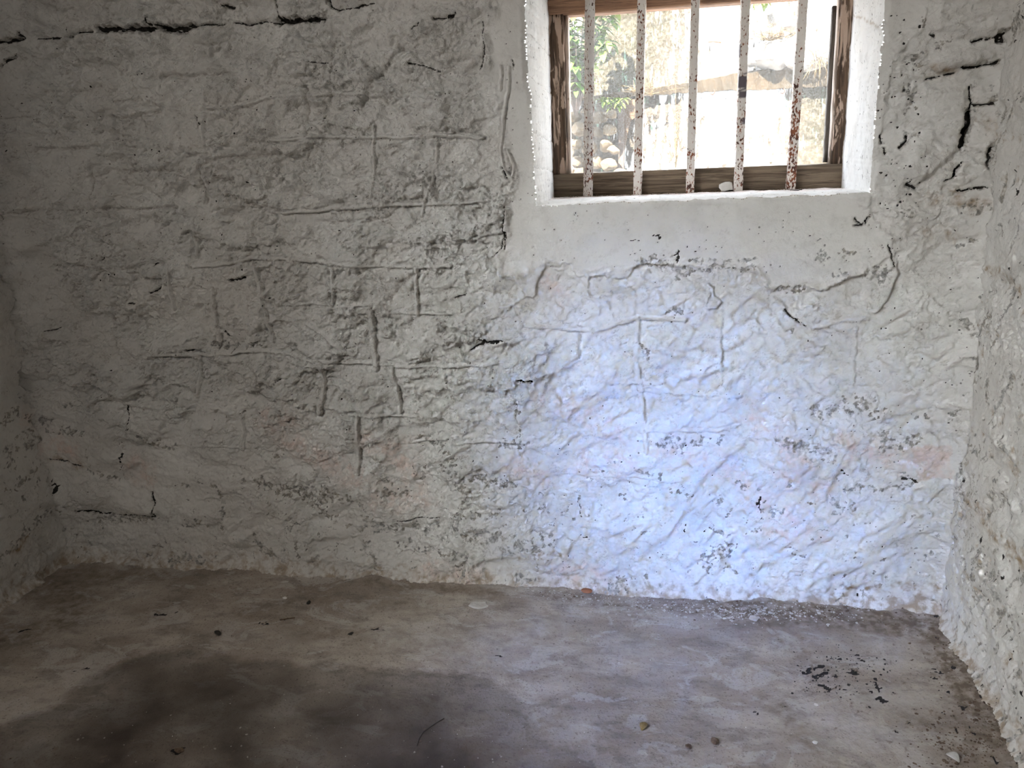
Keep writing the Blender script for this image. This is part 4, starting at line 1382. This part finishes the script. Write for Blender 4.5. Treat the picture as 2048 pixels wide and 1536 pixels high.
# shrub with pointed leaves at the left of the view
def shrub(name, label, cat, base, spread, n, ll, mats, seed):
    rs = np.random.default_rng(seed); root = empty(name, base); tag(root, label, cat)
    st = bmesh.new(); lf = bmesh.new(); lf2 = bmesh.new(); B = Vector(base)
    for s in range(max(3, n//22)):
        tip = Vector((rs.uniform(-1, 1)*spread[0], rs.uniform(-1, 1)*spread[1], spread[2]*rs.uniform(.45, 1)))
        pts = [tip*t+Vector((0, 0, .06*math.sin(PI*t)*spread[2])) for t in np.linspace(0, 1, 8)]
        add_tube(st, pts, [.006*(1-.75*t) for t in np.linspace(0, 1, 8)], 6)
        for k in range(22):
            t = rs.uniform(.25, 1.); p = tip*t+Vector((0, 0, .06*math.sin(PI*t)*spread[2]))
            b = lf if rs.random() < .68 else lf2
            L = ll*rs.uniform(.6, 1.2); one = leaf_bm(L, L*.19, .3, 5)
            Mx = Matrix.Translation(p) @ Matrix.Rotation(rs.uniform(0, 6.28), 4, 'Z') @ Matrix.Rotation(rs.uniform(-.3, .9), 4, 'Y') @ Matrix.Translation((L*.5, 0, 0))
            one.transform(Mx); me = bpy.data.meshes.new('tmp'); one.to_mesh(me); one.free(); b.from_mesh(me); bpy.data.meshes.remove(me)
    for nm, b, m in (('stem', st, M['post']), ('foliage', lf, M[mats[0]]), ('foliage', lf2, M[mats[1]])):
        o = bm_obj(nm, b, m, root, True)
        if nm == 'foliage' and m is M[mats[1]]: o['label'] = 'yellow green young leaves'
    return root
pb = onout(1152, 232, .35); shrub('leafy_shrub', 'green shrub with narrow leaves outside the left edge of window', 'shrub', tuple(pb), (.23, .10, .66), 540, .085, ('leaf', 'leaf2'), 5)
pb = onout(1225, 218, .22); shrub('small_weed', 'little yellow green weed growing beneath the ledge outside', 'weed', tuple(pb), (.06, .04, .06), 44, .05, ('leaf2', 'leaf2'), 6)
# dry stalks
def stalks(name, label, cat, base, spread, n, seed, droop=0., mat='straw', rad=.0018):
    rs = np.random.default_rng(seed); bm = bmesh.new(); B = Vector(base)
    for k in range(n):
        tip = Vector((rs.normal()*spread[0], rs.normal()*spread[1]-.01, spread[2]*rs.uniform(.5, 1.1)))
        pts = [B+Vector((tip.x*t**1.4, tip.y*t, tip.z*t-droop*t*t)) for t in np.linspace(0, 1, 7)]
        add_tube(bm, pts, [rad*(1-.7*t) for t in np.linspace(0, 1, 7)], 5)
        for s in range(2):
            q = pts[3+s]; add_tube(bm, [q, q+Vector((rs.normal()*.03, rs.normal()*.02, abs(rs.normal())*.03)), q+Vector((rs.normal()*.05, rs.normal()*.03, abs(rs.normal())*.05))], [rad*.7, rad*.6, rad*.3], 5)
    o = bm_obj(name, bm, M[mat], None, True); return tag(o, label, cat)
pb = onout(1352, 335, .15); stalks('dry_weed', 'dry branching weed in front of white wall outside, middle bars', 'weed', tuple(pb), (.09, .05, .36), 13, 8)
pb = onout(1640, 78, .10); stalks('straw_tuft', 'tuft of dry straw hanging over the ledge near right jamb', 'straw', tuple(pb), (.03, .02, -.17), 30, 9)
pb = onout(1300, 190, .13); stalks('straw_tuft', 'short dry straw lying on the left end of the ledge', 'straw', tuple(pb), (.10, .03, .035), 16, 10)
pb = onout(1540, 82, .12); stalks('straw_tuft', 'dry grass tuft between the pale rocks on the ledge', 'straw', tuple(pb), (.09, .03, .03), 22, 12)
pb = onout(1500, 8, .15); shrub('creeper', 'yellow green sprig over top of the white wall outside', 'creeper', tuple(pb), (.10, .06, .03), 44, .06, ('leaf2', 'leaf2'), 14)

# ------------------------------------------------------------------ light
w = bpy.data.worlds.new('world'); S.world = w; w.use_nodes = True
bg = w.node_tree.nodes['Background']; bg.inputs[0].default_value = (.70, .82, 1., 1); bg.inputs[1].default_value = 6.5
def sun(d, e, col, ang):
    l = bpy.data.lights.new('sun', 'SUN'); l.energy = e; l.color = col; l.angle = ang
    o = bpy.data.objects.new('sun', l); COL.objects.link(o); o.rotation_euler = Vector(d).to_track_quat('-Z', 'Y').to_euler(); return o
sun((.22, .75, -.98), 44., (1., .95, .87), math.radians(1.))
def area(name, loc, target, sx, sy, e, col, spread):
    l = bpy.data.lights.new(name, 'AREA'); l.shape = 'RECTANGLE'; l.size = sx; l.size_y = sy; l.energy = e; l.color = col; l.spread = spread
    o = bpy.data.objects.new(name, l); COL.objects.link(o); o.location = loc
    o.rotation_euler = (Vector(target)-Vector(loc)).to_track_quat('-Z', 'Y').to_euler(); return o
# daylight and blue sky through the high opening in the left wall, behind the camera
area('high_opening_daylight', (.06, -3.3, 2.5), (2.75, -.15, .42), .7, .62, 19., (1., .935, .865), math.radians(100))
area('high_opening_sky', (.12, -3.3, 2.45), tuple(aty(1400, 985, 0)), .16, .5, 2.5, (.07, .28, 1.), math.radians(18))
area('high_opening_sky_low', (.12, -3.3, 2.45), (*floorpt(1290, 1400), 0.), .2, .3, 1.5, (.22, .36, 1.), math.radians(20))
area('high_opening_glow', (.10, -3.3, 2.5), tuple(aty(1520, 1010, 0)), .5, .5, 5.4, (.84, .94, 1.), math.radians(37))

# ------------------------------------------------------------------ camera and view
cam = bpy.data.cameras.new('camera'); cam.sensor_fit = 'HORIZONTAL'; cam.sensor_width = 36.; cam.lens = FPX/2048*36; cam.clip_start = .05
co = bpy.data.objects.new('camera', cam); COL.objects.link(co)
m = Matrix([[_R[0], _U[0], -_f[0]], [_R[1], _U[1], -_f[1]], [_R[2], _U[2], -_f[2]]]).to_4x4()
m.translation = Vector(CAM); co.matrix_world = m; S.camera = co
vs_ = S.view_settings
S.display_settings.display_device = 'sRGB'
vs_.view_transform = 'Standard'; vs_.look = 'None'; vs_.exposure = 0.; vs_.gamma = 1.; vs_.use_curve_mapping = False
S.cycles.max_bounces = 8; S.cycles.diffuse_bounces = 5; S.cycles.transparent_max_bounces = 12
S.cycles.sample_clamp_indirect = 4.
